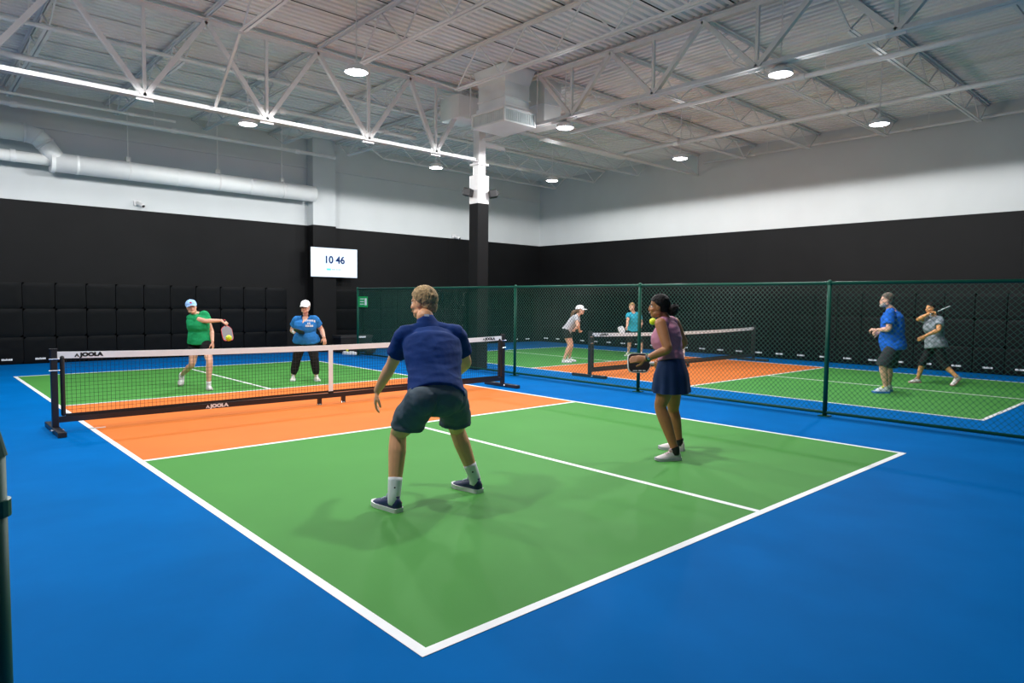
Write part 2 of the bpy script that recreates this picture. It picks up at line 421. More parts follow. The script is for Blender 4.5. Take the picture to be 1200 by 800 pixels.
# round duct along the back wall
DY, DZ = 15.72, 4.50
du = empty('round_duct', (1.2, DY, DZ), 'thick white round duct with an elbow running along the monitor wall', 'duct')
MB().tube([(1.05, DY, DZ), (7.26, DY, DZ)], [.215, .215], n=28, cap='flat').build('main_run', 'duct_white', du, True)
MB().tube([(1.02, DY, DZ), (1.10, DY, DZ)], [.235, .235], n=28, cap='flat').build('joint_ring', 'duct_white', du)
for xx in (1.5, 3.6, 5.4): MB().tube([(xx, DY, DZ), (xx+.05, DY, DZ)], [.222, .222], n=28, cap='flat').build('joint_ring', 'duct_white', du)
for xx in (2.55, 4.6, 6.3):
    MB().tube([(xx, DY, DZ), (xx+.035, DY, DZ)], [.224, .224], n=28, cap='flat').build('strap', 'steel_white', du)
    MB().box(xx-.04, DY-.05, DZ+.21, xx+.06, DY+.05, DZ+.32).build('clamp', 'steel_white', du)
    MB().bar((xx+.01, DY, DZ+.3), (xx+.01, DY, ZD), .02).build('hanger_rod', 'steel_white', du)
el = du
u0 = PY(0, 146, DY-.1); cpt = [V((WL, DY-.1, 5.03)), V((.55, DY-.1, 5.03)), V((.78, DY-.09, 4.98)), V((.92, DY-.07, 4.86)), V((1.10, DY-.02, 4.62)), V((1.16, DY, 4.52))]
MB().tube(cpt[:2], [.19, .19], n=24, cap='flat').build('upper_run', 'duct_white', el, True)
MB().tube(cpt[1:4], [.19]*3, n=24, cap='flat').build('elbow', 'duct_white', el, True)
MB().tube(cpt[3:], [.185]*3, n=24, cap='flat').build('drop', 'duct_white', el, True)
for c, d in ((cpt[1], V((1, 0, 0))), (cpt[2], V((.7, 0, -.5))), (cpt[3], V((.6, 0, -.8)))):
    d.normalize(); MB().tube([c-d*.018, c+d*.018], [.205, .205], n=24, cap='flat').build('joint_ring', 'steel_white', el)
MB().bar((-.1, DY-.1, 5.2), (-.1, DY-.1, ZD), .03).build('hanger_rod', 'steel_white', el)
sp = du
MB().tube([(WL, DY+.05, 4.55), (1.06, DY, 4.52)], [.12, .12], n=20, cap='flat').build('slim_run', 'duct_white', sp, True)
MB().tube([(.3, DY+.01, 4.53), (.4, DY+.01, 4.53)], [.135, .135], n=20, cap='flat').build('coupling', 'duct_white', sp)

# speakers on the column
for c, rz, lab in ((V((7.78, 9.42, 3.92)), .55, 'small black loudspeaker on the net side of the column'), (V((8.24, 9.10, 3.90)), -2.2, 'small black loudspeaker on the fenced court side of the column')):
    s = empty('loudspeaker', c, lab, 'loudspeaker', world=False); s.rotation_euler = (.18, 0, rz)
    MB().box(-.10, -.09, -.085, .10, .09, .085, .02).build('cabinet', 'black', s)
    MB().box(-.085, -.098, -.07, .085, -.088, .07, .004).build('grille', 'rubber', s)
    MB().box(-.02, .09, -.03, .02, .13, .03).build('bracket', 'black', s)
# security cameras
for px, py, lab in ((163, 240, 'white security camera above the black wall near the round duct'), (534, 278, 'white security camera on the wall beside the column')):
    p = PY(px, py, WY-.1); s = empty('security_camera', (p.x, WY, p.z), lab, 'camera', world=False)
    MB().box(-.10, -.06, -.02, .06, 0, .10, .01).build('base_plate', 'steel_white', s)
    MB().tube([(-.02, -.06, .04), (.05, -.22, -.02)], [.05, .055], n=16).build('body', 'steel_white', s, True)
    MB().ball((.055, -.235, -.03), .042).build('lens_dome', 'black', s, True)

# ------------------------------------------------------------------ monitor
tv = empty('wall_monitor', (7.92, 15.80, 2.6), 'large white wall monitor showing the time 10 46 on the pilaster', 'monitor', world=False)
TW, TH = 1.50, .86
MB().box(-TW/2, 0, -TH/2, TW/2, .05, TH/2, .008).build('casing', 'black', tv)
MB().box(-TW/2+.012, -.004, -TH/2+.012, TW/2-.012, .001, TH/2-.012).build('screen', 'screen', tv)
MB().box(-.2, .05, -.15, .1, .10, .15).build('mount', 'black', tv)
put_text('clock_digits', '10 46', .29, 'screen_blue', tv, (0, -.0075, .07), (1, 0, 0), (0, 0, 1), 1.0, .008)
MB().box(-.25, -.007, -.225, -.12, -.004, -.175, 0).build('status_pill', 'screen_teal', tv)
mb = MB()
for a, b in ((-.09, .02), (.05, .10), (.115, .20)): mb.box(a, -.007, -.215, b, -.004, -.185)
mb.build('status_text', 'screen_grey', tv)

# ------------------------------------------------------------------ wall pads
def pad_proto(label, group, lz):
    r = empty('wall_pad', (0, 0, 0), label, 'wall pad', group, world=False)
    for (a, b) in ((0.0, .60), (.60, 1.24), (1.24, 1.83)):
        mb = MB(); bm = bmesh.new(); bmesh.ops.create_grid(bm, x_segments=12, y_segments=12, size=.5)
        for w in bm.verts:
            u, t = w.co.x, w.co.y; e = max(abs(u), abs(t))*2
            pf = .004*(1-max(0, (e-.7)/.3)**2)+.003*noise.noise(V((u*5+b*7, t*5, a*3)))
            w.co = V((u*.598, -.045-pf if e < .99 else -.042, a+(t+.5)*(b-a)*.992+.002))
        mb.addbm(bm); mb.box(-.299, -.042, a+.002, .299, 0, b-.003)
        mb.build('cushion', 'vinyl', r, True)
    rnd = random.Random(3); mb = MB(); x = -.10
    while x < .085:
        w = rnd.uniform(.016, .03); h = rnd.uniform(.03, .05); mb.box(x, -.0575, lz, x+w, -.0500, lz+h); x += w+.006
    mb.build('label', 'label_white', r)
    return r
pb = pad_proto('black vinyl wall pad with small white label on the monitor wall', 'pads on the monitor wall', .085)
pr_ = pad_proto('black vinyl wall pad with small white label on the long side wall', 'pads on the long side wall', .115)
first = True; k = -2
while True:
    x = .185+.6145*k
    if x > 16.4: break
    k += 1
    if 6.9 < x < 8.45: continue
    o = pb if first else copy_tree(pb); first = False; o.location = (x, WY-.02, .008)
for x in (8.42,):
    o = copy_tree(pb); o.location = (x, WY-.02, .008)
first = True
for k in range(27):
    o = pr_ if first else copy_tree(pr_); first = False
    o.rotation_euler = (0, 0, -math.pi/2); o.location = (WX-.02, 15.75-.6145*k, .008)

# ------------------------------------------------------------------ fence
FX = 7.80; FH = 1.83; Y0, Y1 = -4.75, 14.25
fe = empty('chain_link_fence', (FX, 5, 0), 'green chain link fence dividing the two pickleball courts', 'fence')
for yy in (Y1, 11.05, 7.86, 4.72, 1.55, -1.60, Y0):
    MB().tube([(FX, yy, 0), (FX, yy, FH+.01)], [.03, .03], n=14, cap='flat').build('post', 'fence_green', fe, True)
    MB().lathe([(.036, FH-.03), (.036, FH+.02), (.02, FH+.04), (.004, FH+.045)], (FX, yy, 0), 14).build('post_cap', 'fence_green', fe)
    MB().box(FX-.07, yy-.07, 0, FX+.07, yy+.07, .012).build('base_plate', 'fence_green', fe)
MB().tube([(FX, Y0, FH), (FX, Y1, FH)], [.022, .022], n=12, cap='flat').build('top_rail', 'fence_green', fe, True)
MB().tube([(FX, Y0, .055), (FX, Y1, .055)], [.020, .020], n=12, cap='flat').build('bottom_rail', 'fence_green', fe, True)
mb = MB(); zb, zt = .02, FH; H = zt-zb; st = .0707; k = 0
y = Y0-H
while y < Y1:
    for sgn in (1, -1):
        a, b = (y, zb), (y+H, zt)
        if sgn < 0: a, b = (y+H, zb), (y, zt)
        pa, pb2 = V((FX+.003*sgn, *a)), V((FX+.003*sgn, *b))
        lo, hi = (pa, pb2) if pa.y < pb2.y else (pb2, pa)
        if lo.y < Y0: lo = lo.lerp(hi, (Y0-lo.y)/(hi.y-lo.y))
        if hi.y > Y1: hi = hi.lerp(lo, (hi.y-Y1)/(hi.y-lo.y))
        if (hi-lo).length > .02: mb.bar(lo, hi, .0038, .0038, V((1, 0, 0)))
    y += st
o = mb.build('wire_mesh', 'wire_green', fe); o['kind'] = 'stuff'
sg = empty('exit_sign', (FX-.03, 13.9, 1.33), 'small green and white exit sign tied to the far end of the fence', 'sign')
MB().box(FX-.045, 13.66, 1.33, FX-.035, 14.15, 1.62).build('panel', 'sign_green', sg)
MB().box(FX-.048, 13.70, 1.38, FX-.045, 13.80, 1.57).build('door_symbol', 'label_white', sg)
mb = MB()
for z in (1.40, 1.47, 1.54): mb.box(FX-.048, 13.84, z, FX-.045, 14.05, z+.022)
mb.build('lines', 'label_white', sg)
# near post by the camera
np_ = J(6, 700, 1.55); q = J(1, 598, 1.55)
pp = empty('gate_post', (np_.x, np_.y, 0), 'dark green steel gate post standing beside the blue floor near the sideline', 'post')
ctr = V((J(-9, 640, 1.62).x, J(-9, 640, 1.62).y, 0))
pp.location = ctr
MB().tube([ctr, ctr+V((0, 0, 1.16))], [.032, .032], n=18, cap='flat').build('tube', 'fence_green', pp, True)
zc = J(8, 598, 1.6).z
MB().tube([ctr+V((0, 0, zc-.02)), ctr+V((0, 0, zc+.02))], [.040, .040], n=18, cap='flat').build('clamp_band', 'fence_green', pp)
MB().tube([ctr+V((0, 0, 1.15)), ctr+V((0, 0, 1.22))], [.036, .02], n=18, cap='flat').build('cap', 'fence_green', pp)
MB().tube([ctr, ctr+V((0, 0, .02))], [.07, .07], n=18, cap='flat').build('base_plate', 'fence_green', pp)

# equipment at the far end of the fence
eb = empty('storage_box', (8.1, 15.3, 0), 'low black storage box against the wall at the end of the fence', 'box')
MB().box(7.72, 15.05, .02, 8.72, 15.55, .42, .015).build('body', 'black', eb)
MB().box(7.70, 15.03, .42, 8.74, 15.57, .50, .012).build('lid', 'rubber', eb)
MB().box(8.28, 15.024, .43, 8.50, 15.03, .475).build('label', 'label_white', eb)
for a in (7.78, 8.6): MB().box(a, 15.1, 0, a+.06, 15.5, .02).build('foot', 'rubber', eb)
bt = empty('drink_bottle', (7.80, 14.85, 0), 'small yellow drink bottle beside the black storage box', 'bottle')
MB().lathe([(.03, 0), (.035, .01), (.035, .17), (.018, .21), (.018, .23)], (7.80, 14.85, 0), 16).build('body', 'ball', bt, True)
MB().lathe([(.02, .23), (.02, .26)], (7.80, 14.85, 0), 16).build('cap', 'rubber', bt)
gb = empty('sports_bag', (8.25, 14.35, 0), 'black sports bag on the floor behind the fence end', 'bag')
MB().tube([(8.05, 14.1, .15), (8.15, 14.25, .16), (8.4, 14.55, .16), (8.5, 14.7, .15)], [.12, .155, .155, .12], n=16).build('body', 'rubber', gb, True)
MB().tube([(8.15, 14.2, .30), (8.2, 14.3, .36), (8.3, 14.42, .36), (8.4, 14.5, .30)], [.015]*4, n=8).build('handle', 'black', gb, True)
MB().box(8.02, 14.03, .16, 8.12, 14.04, .20).build('badge', 'label_white', gb)
for (x, y) in ((7.62, 14.70), (7.76, 14.62)):
    sh = empty('spare_shoe', (x, y, 0), 'pale sports shoe left on the floor by the storage box', 'shoe', 'shoes by the storage box')
    MB().tube([(x, y, .05), (x+.05, y-.10, .045), (x+.09, y-.2, .035)], [.04, .042, .03], n=12).build('upper', 'label_white', sh, True)
    MB().bar((x-.01, y+.03, .012), (x+.1, y-.22, .012), .08, .02).build('sole', 'tape_white', sh)

# ------------------------------------------------------------------ nets
def net(x0, label, tape_l, tape_r):
    NY = 6.705; xa, xb = x0-.325, x0+6.43
    r = empty('pickleball_net', (x0+3.05, NY, 0), label, 'net')
    def zt(x): return .91-.045*(1-((x-(x0+3.05))/3.38)**2)
    for x, s in ((xa, 1), (xb, -1)):
        p = MB().box(x-.032, NY-.032, .06, x+.032, NY+.032, .93, .005).build('post', 'frame_black', r)
        MB().box(x-.036, NY-.036, .93, x+.036, NY+.036, .945).build('post_cap', 'black', p)
        for z in (.83, .70): MB().tube([(x-.045, NY-.034, z), (x+.045, NY-.034, z)], [.008, .008], n=8).build('bolt', 'chrome', p)
        f = MB().box(x-.04, NY-.42, .0, x+.04, NY+.46, .06, .008).build('foot', 'frame_black', r)
        MB().box(x-.042, NY-.425, .006, x+.042, NY-.415, .055).build('end_cap', 'rubber', f)
        MB().tube([(x-.05, NY-.1, .03), (x+.05, NY-.1, .03)], [.018, .018], n=10).build('knob', 'chrome', f)
        MB().tube([(x+s*.08, NY, .20), (x+s*.08, NY, .84)], [.024, .024], n=10).build('side_sleeve', 'net_black', r)
    MB().bar((xa, NY, .14), (x0+3.05, NY, .128), .05, .065).build('bottom_bar', 'frame_black', r)
    MB().bar((x0+3.05, NY, .128), (xb, NY, .14), .05, .065).build('bottom_bar', 'frame_black', r)
    for x in (x0+2.88, x0+3.26):
        l = MB().bar((x, NY, .02), (x, NY, .10), .05, .05).build('centre_leg', 'frame_black', r)
        MB().lathe([(.035, 0), (.035, .012), (.02, .03)], (x, NY, 0), 14).build('glide', 'chrome', l)
    n = 40; mb = MB(); pts = [xa+.03+(xb-xa-.06)*i/n for i in range(n+1)]
    for a, b in zip(pts[:-1], pts[1:]):
        for q, s in ((NY-.006, -1), (NY+.006, 1)):
            mb.quad((a, q, zt(a)-.075), (b, q, zt(b)-.075), (b, q, zt(b)), (a, q, zt(a)))
        mb.quad((a, NY-.006, zt(a)), (b, NY-.006, zt(b)), (b, NY+.006, zt(b)), (a, NY+.006, zt(a)))
        mb.quad((a, NY-.006, zt(a)-.075), (b, NY-.006, zt(b)-.075), (b, NY+.006, zt(b)-.075), (a, NY+.006, zt(a)-.075))
    tp = mb.build('top_tape', 'tape_white', r)
    cs = MB().box(x0+3.02, NY-.012, .165, x0+3.09, NY-.008, zt(x0+3.05)-.07).build('centre_strap', 'tape_white', r)
    MB().box(x0+3.015, NY-.014, .15, x0+3.095, NY-.006, .19).build('buckle', 'black', cs)
    mb = MB(); xs = xa+.12
    while xs < xb-.1:
        mb.bar((xs, NY, .19), (xs, NY, zt(xs)-.07), .0028, .0028); xs += .044
    z = .20
    while z < .84:
        mb.bar((xa+.1, NY, z), (xb-.1, NY, z), .0028, .0028); z += .044
    mb.bar((xa+.1, NY, .185), (xb-.1, NY, .185), .012, .03)
    o = mb.build('netting', 'net_black', r); o['kind'] = 'stuff'
    def logo(cx, cz, h, m, par, y=NY-.0085):
        mb = MB(); w = h*1.0; x = cx-2.9*h
        mb.v += [V(q) for q in ((x-w*.6, y, cz-h/2), (x-w*.2, y, cz-h/2), (x, y, cz-h*.05), (x+w*.2, y, cz-h/2), (x+w*.6, y, cz-h/2), (x, y, cz+h/2))]
        mb.f += [(0, 1, 2, 5), (2, 3, 4, 5)]; mb.build('brand_mark', m, par)
        put_text('brand_letters', 'JOOLA', h*1.38, m, par, (cx+.55*h, y, cz), (1, 0, 0), (0, 0, 1), 1.25, .004*h/.04)
    for t in tape_l: logo(x0+t, zt(x0+t)-.036, .042, 'black', tp)
    logo(x0+1.44, .135, .042, 'label_white', r, NY-.0275)
    return r
net(0, 'black framed pickleball net with white tape in front of the fence', (.02, 6.1), ())
net(9.15, 'black framed pickleball net with white tape inside the fenced court', (.1,), ())

# ------------------------------------------------------------------ people
Z = V((0, 0, 1))
def skin(name, col): return mat(name, col, .5, var=.06, scale=14, sss=.0, spec=.4)
def cloth(name, col, var=.08, rough=.8): return mat(name, col, rough, var=var, scale=10, bump=.25, bscale=24, spec=.2)

def remesh(name, mb, m, parent, voxel, smooth=2, wrinkle=0, wscale=(9, 9, 5), seed=0, cut=None):
    me = mb.mesh(name); o = bpy.data.objects.new(name, me); COL.objects.link(o)
    r = o.modifiers.new('r', 'REMESH'); r.mode = 'VOXEL'; r.voxel_size = voxel; r.use_smooth_shade = True
    if smooth:
        s = o.modifiers.new('s', 'SMOOTH'); s.factor = .5; s.iterations = smooth
    dg = bpy.context.evaluated_depsgraph_get(); me2 = bpy.data.meshes.new_from_object(o.evaluated_get(dg))
    bpy.data.objects.remove(o); bpy.data.meshes.remove(me); me2.name = name
    if wrinkle:
        nr = [v.normal.copy() for v in me2.vertices]
        for v, n in zip(me2.vertices, nr):
            c = v.co; q = V((c.x*wscale[0]+seed, c.y*wscale[1], c.z*wscale[2]))
            w = 1-abs(noise.noise(q))*2.2
            v.co = c+n*(wrinkle*(w*.7+.5*noise.noise(q*2.3)))
    if cut:
        bm = bmesh.new(); bm.from_mesh(me2)
        bmesh.ops.delete(bm, geom=[f for f in bm.faces if cut(f.calc_center_median())], context='FACES')
        bm.to_mesh(me2); bm.free()
    me2.materials.clear()
    return link(name, me2, m, parent, True)

def chain(P, x, y, L, sgn):
    """point on the ray of pixel (x, y) at distance L from P; sgn +1 the farther, -1 the nearer"""
    r = ray(x, y); q = CAM-P; a = r.dot(r); b = q.dot(r); c = q.dot(q)-L*L; d = b*b-a*c
    t = (-b+sgn*math.sqrt(d))/a if d > 0 else -b/a
    return CAM+r*t

def lerp_path(pts, rad, k=4):
    """Catmull-Rom densified path"""
    rad = [r if isinstance(r, (tuple, list)) else (r, r) for r in rad]
    P, R = [], []
    n = len(pts)
    for i in range(n-1):
        p0, p1, p2, p3 = pts[max(i-1, 0)], pts[i], pts[i+1], pts[min(i+2, n-1)]
        for j in range(k):
            t = j/k
            P.append(.5*((2*p1)+(p2-p0)*t+(2*p0-5*p1+4*p2-p3)*t*t+(3*p1-p0-3*p2+p3)*t**3))
            R.append(tuple(rad[i][q]*(1-t)+rad[i+1][q]*t for q in (0, 1)))
    P.append(pts[-1]); R.append(rad[-1])
    return P, R

def limb(mb, A, B, C, ra, bulge=1.0):
    """two-segment limb with muscle profile; ra = radii (top, upper mid, joint, lower bulge, end)"""
    pts = [A, A.lerp(B, .35), A.lerp(B, .75), B, B.lerp(C, .28), B.lerp(C, .6), B.lerp(C, .88), C]
    rad = [ra[0], ra[1], ra[1]*.45+ra[2]*.55, ra[2], ra[3], ra[3]*.55+ra[4]*.45, ra[4]*1.03, ra[4]]
    P, R = lerp_path(pts, rad, 3); mb.tube(P, R, n=14)

def hand(mb, wr, d, nrm, sc, curl=.4, thumb=1, spread=.1, point=False):
    """d: finger direction, nrm: the way the palm faces, thumb: +1/-1 side along d x nrm"""
    d = d.normalized(); nrm = (nrm-d*nrm.dot(d)).normalized(); ac = d.cross(nrm)*thumb; s = sc
    mb.tube([wr-d*.02*s, wr+d*.03*s, wr+d*.065*s, wr+d*.09*s], [(.027*s, .020*s), (.037*s, .016*s), (.042*s, .015*s), (.040*s, .012*s)], side=ac, n=14)
    for i, (o, L) in enumerate(((.030, .073), (.010, .083), (-.010, .077), (-.029, .060))):
        b = wr+d*.088*s+ac*(o*s); fd = (d+ac*(o*spread*10)).normalized(); pts = [b-fd*.01]; a = 0
        cu = curl if not (point and i == 0) else .08
        for k, fr in enumerate((.45, .32, .23)):
            a += cu*(1.0 if k == 0 else 1.15)
            pts.append(pts[-1]+(fd*math.cos(a)+nrm*math.sin(a))*(L*fr*s+.003))
        mb.tube(pts, [.0098*s, .0093*s, .0087*s, .0075*s], n=10)
    b = wr+d*.025*s+ac*.030*s; td = (d*.62+ac*.62+nrm*.42).normalized(); t2 = (d*.85+ac*.22+nrm*.45).normalized()
    mb.tube([b, b+td*.034*s, b+td*.034*s+t2*.03*s, b+td*.034*s+t2*.055*s], [.014*s, .0125*s, .011*s, .009*s], n=10)

def head(mb, hc, f, u, s, neck, female):
    r = f.cross(u).normalized()
    def E(c, a, b, h): mb.ball(hc+(r*c[0]+f*c[1]+u*c[2])*s, (r*(a*s), f*(b*s), u*(h*s)))
    w = .94 if female else 1.0
    E((0, -.014, .030), .076*w, .094, .088); E((0, .022, -.025), .064*w, .070, .088); E((0, .045, -.085), .040*w, .040, .030)
    E((0, .072, .020), .046*w, .014, .011)
    for q in (-1, 1):
        E((q*.036, .060, -.030), .026, .024, .024); E((q*.074*w, -.004, -.008), .010, .022, .032); E((q*.050*w, .015, -.070), .022, .045, .024)
    mb.tube([hc+(f*.084+u*.014)*s, hc+(f*.095-u*.016)*s, hc+(f*.098-u*.030)*s], [.008*s, .010*s, .012*s], n=10)
    E((0, .082, -.058), .024, .014, .012)
    mb.tube([neck, neck.lerp(hc-u*.05*s-f*.015*s, .5), hc-u*.03*s-f*.012*s], [(.062*w*s)*(.9 if female else 1.02), .053*w*s, .054*w*s], n=16)

def face(par, hc, f, u, s, lip, iris):
    r = f.cross(u).normalized()
    for q in (-1, 1):
        e = MB().ball(hc+(r*(q*.031)+f*.0665+u*.003)*s, .0125*s, 12, 8).build('eye', mat('eye_white', (.75, .74, .72), .3), par, True)
        MB().ball(hc+(r*(q*.031)+f*.0762+u*.003)*s, .0058*s, 10, 6).build('iris', iris, e, True)
        MB().tube([hc+(r*(q*.014)+f*.084+u*.022)*s, hc+(r*(q*.034)+f*.076+u*.027)*s, hc+(r*(q*.050)+f*.059+u*.021)*s], [.004*s]*3, n=8).build('eyebrow', iris, par, True)
    MB().tube([hc+(r*-.022+f*.088-u*.058)*s, hc+(f*.0965-u*.059)*s, hc+(r*.022+f*.088-u*.058)*s], [(.0035*s, .006*s), (.005*s, .008*s), (.0035*s, .006*s)], side=u, n=10).build('mouth', lip, par, True)

def hair_short(par, hc, f, u, s, m, vox, line=.045, back=-.075, vol=1.0):
    r = f.cross(u).normalized(); mb = MB()
    mb.ball(hc+(-f*.016+u*.034)*s, (r*(.084*s*vol), f*(.101*s), u*(.094*s*vol)), 24, 16)
    mb.ball(hc+(-f*.050-u*.020)*s, (r*(.070*s), f*(.056*s), u*(.070*s)), 20, 14)
    def cut(c):
        q = c-hc; a, h = q.dot(f)/s, q.dot(u)/s
        return (a > .03 and h < line+ (a-.03)*.15) or (a > -.02 and h < -.005+(a+.02)*.8) or h < back
    return remesh('hair', mb, m, par, vox, 1, .006*s, (45, 45, 25), 3, cut)

def cap_hat(par, hc, f, u, s, m, brim_m, bucket=False, name='cap'):
    r = f.cross(u).normalized(); mb = MB(); n = 24
    c0 = hc+(-f*.010+u*.046)*s; rings = []
    for i in range(8):
        t = i/7*math.pi/2; rings.append((math.cos(t)**.8, math.sin(t)))
    base = 0
    for (k, h) in [(1.0, -.12)]+rings:
        for j in range(n):
            w = 2*math.pi*j/n; mb.v.append(c0+r*(.087*s*k*math.cos(w))+f*(.106*s*k*math.sin(w))+u*(.088*s*h))
    for i in range(8):
        for j in range(n):
            mb.f.append((i*n+j, i*n+(j+1) % n, (i+1)*n+(j+1) % n, (i+1)*n+j))
    cp = mb.build(name, m, par, True)
    mb = MB(); rows = []
    if bucket:
        prof = [(1.0, -.10), (1.22, -.36)]
        for (k, h) in prof:
            for j in range(n):
                w = 2*math.pi*j/n; mb.v.append(c0+r*(.090*s*k*math.cos(w))+f*(.109*s*k*math.sin(w))+u*(.098*s*h))
        for j in range(n): mb.f.append((j, (j+1) % n, n+(j+1) % n, n+j))
    else:
        mseg = 12
        for lay in (0, -.006):
            for q in range(4):
                for j in range(mseg+1):
                    w = math.pi*(.14+.72*j/mseg); ext = q/3
                    e = .108*s*math.sin(w)+.075*s*ext*math.sin(w)**.6
                    mb.v.append(c0+r*(.090*s*math.cos(w)*(1-.12*ext))+f*e+u*(s*(-.012+lay-.012*ext-.018*abs(math.cos(w))*ext)))
        nn = mseg+1
        for L in (0, 1):
            for q in range(3):
                for j in range(mseg):
                    b = L*4*nn+q*nn+j; mb.f.append((b, b+1, b+nn+1, b+nn))
        for j in range(mseg):
            b = 3*nn+j; mb.f.append((b, b+1, b+1+4*nn, b+4*nn))
    mb.build('brim', brim_m, cp, True)
    MB().ball(c0+u*.089*s, .008*s, 10, 6).build('button', m, cp, True)
    return cp

def shoe(par, heel, toe, s, up_m, sole_m, lace_m, width=1.0):
    """heel, toe: points under the sole"""
    d = toe-heel; L = d.length; d = d/L; sd = d.cross(Z).normalized(); u = sd.cross(d).normalized()
    if u.z < 0: u = -u
    st = [(0, .026, .072), (.04, .036, .098), (.14, .040, .106), (.28, .040, .104), (.42, .042, .094), (.58, .047, .076), (.74, .048, .062), (.88, .042, .050), (.96, .028, .038), (1.0, .012, .026)]
    mb = MB(); n = 14
    for (t, w, h) in st:
        c = heel+d*(t*L)
        for j in range(n):
            a = 2*math.pi*j/n; x, y = math.cos(a), math.sin(a)
            yy = (.018+(h-.018)*max(0, y)**.8 if y > 0 else .018+.006*y)
            xx = w*width*x*(1-.35*max(0, y)**2*(1 if t > .1 else .6))
            mb.v.append(c+sd*(xx*s)+u*(yy*s))
    for i in range(len(st)-1):
        for j in range(n):
            mb.f.append((i*n+j, i*n+(j+1) % n, (i+1)*n+(j+1) % n, (i+1)*n+j))
    mb.f.append(tuple(range(n))); mb.f.append(tuple((len(st)-1)*n+j for j in range(n)))
    o = mb.build('shoe', up_m, par, True)
    mb = MB(); m = len(st)
    for (t, w, h) in st:
        c = heel+d*((t*1.03-.015)*L); rise = .012*max(0, (t-.75)/.25)**2
        for x in (-1, 1):
            for z in (rise, .031+rise*.6): mb.v.append(c+sd*(x*(w+.004)*width*s)+u*(z*s))
    for i in range(m-1):
        a, b = i*4, (i+1)*4
        for p, q in ((0, 1), (1, 3), (3, 2), (2, 0)): mb.f.append((a+p, a+q, b+q, b+p))
    mb.f.append((0, 1, 3, 2)); mb.f.append((4*m-4, 4*m-3, 4*m-1, 4*m-2))
    mb.build('sole', sole_m, o)
    mb = MB()
    for t, h in ((.36, .099), (.44, .091), (.52, .083), (.60, .074)):
        c = heel+d*(t*L)+u*((h+.001)*s); mb.tube([c-sd*.022*s-u*.008*s, c, c+sd*.022*s-u*.008*s], [.004*s]*3, n=6)
    mb.build('lace', lace_m, o, True)
    MB().ball(heel+d*(.36*L)+u*.100*s, (d*.030*s, sd*.022*s, u*.022*s), 12, 8).build('tongue', lace_m, o, True)
    ank = heel+d*(.19*L)+u*.088*s
    MB().tube([ank-u*.005, ank+u*.022*s], [(.041*s, .033*s), (.042*s, .034*s)], side=d, n=16, cap='flat').build('collar', up_m, o, True)
    return o

TORSO = {'m': [(-.20, .145, .105), (-.05, .168, .118), (.15, .160, .116), (.38, .152, .112), (.62, .166, .120), (.84, .172, .112), (.97, .140, .085), (1.06, .075, .065)],
         'f': [(-.20, .155, .110), (-.05, .172, .120), (.15, .158, .112), (.38, .130, .098), (.62, .142, .112), (.84, .150, .100), (.97, .122, .078), (1.06, .062, .056)]}

def torso(mb, c, girth=1.0, extra=0.0, t0=-.2, t1=1.06, cap='round', belly=0.0, bust=0.0, flare=0.0, shoulder=1.0):
    tab = TORSO[c['sex']]; hm = (c['hipL']+c['hipR'])/2; sm = (c['shL']+c['shR'])/2
    ha = (c['hipR']-c['hipL']).normalized(); sa = (c['shR']-c['shL']).normalized(); s = c['s']; u = (sm-hm).normalized()
    P, R, SD = [], [], []
    def val(t):
        for (a, b) in zip(tab[:-1], tab[1:]):
            if t <= b[0]:
                k = (t-a[0])/(b[0]-a[0]); return a[1]+(b[1]-a[1])*k, a[2]+(b[2]-a[2])*k
        return tab[-1][1:]
    N = 22; bend = c.get('bend', 0)
    for i in range(N+1):
        t = t0+(t1-t0)*i/N; a, b = val(max(t, -.2)); side = ha.lerp(sa, min(1, max(0, t))).normalized(); fw = u.cross(side)
        g = girth if t < .9 else 1+(girth-1)*.4
        fl = flare*max(0, (.25-t))
        bl = belly*math.exp(-((t-.22)/.22)**2); bu = bust*math.exp(-((t-.66)/.15)**2)
        cv = bend*(1-(2*t-1)**2)
        P.append(hm+(sm-hm)*t+fw*((bl+bu)*.5*s+cv*s*-1)); R.append(((a*g+extra+fl)*s*(shoulder if t > .75 else 1), (b*g+extra+fl+(bl+bu)*.5)*s)); SD.append(side)
    mb.tube(P, R, side=SD, n=28, cap=cap)
    return P

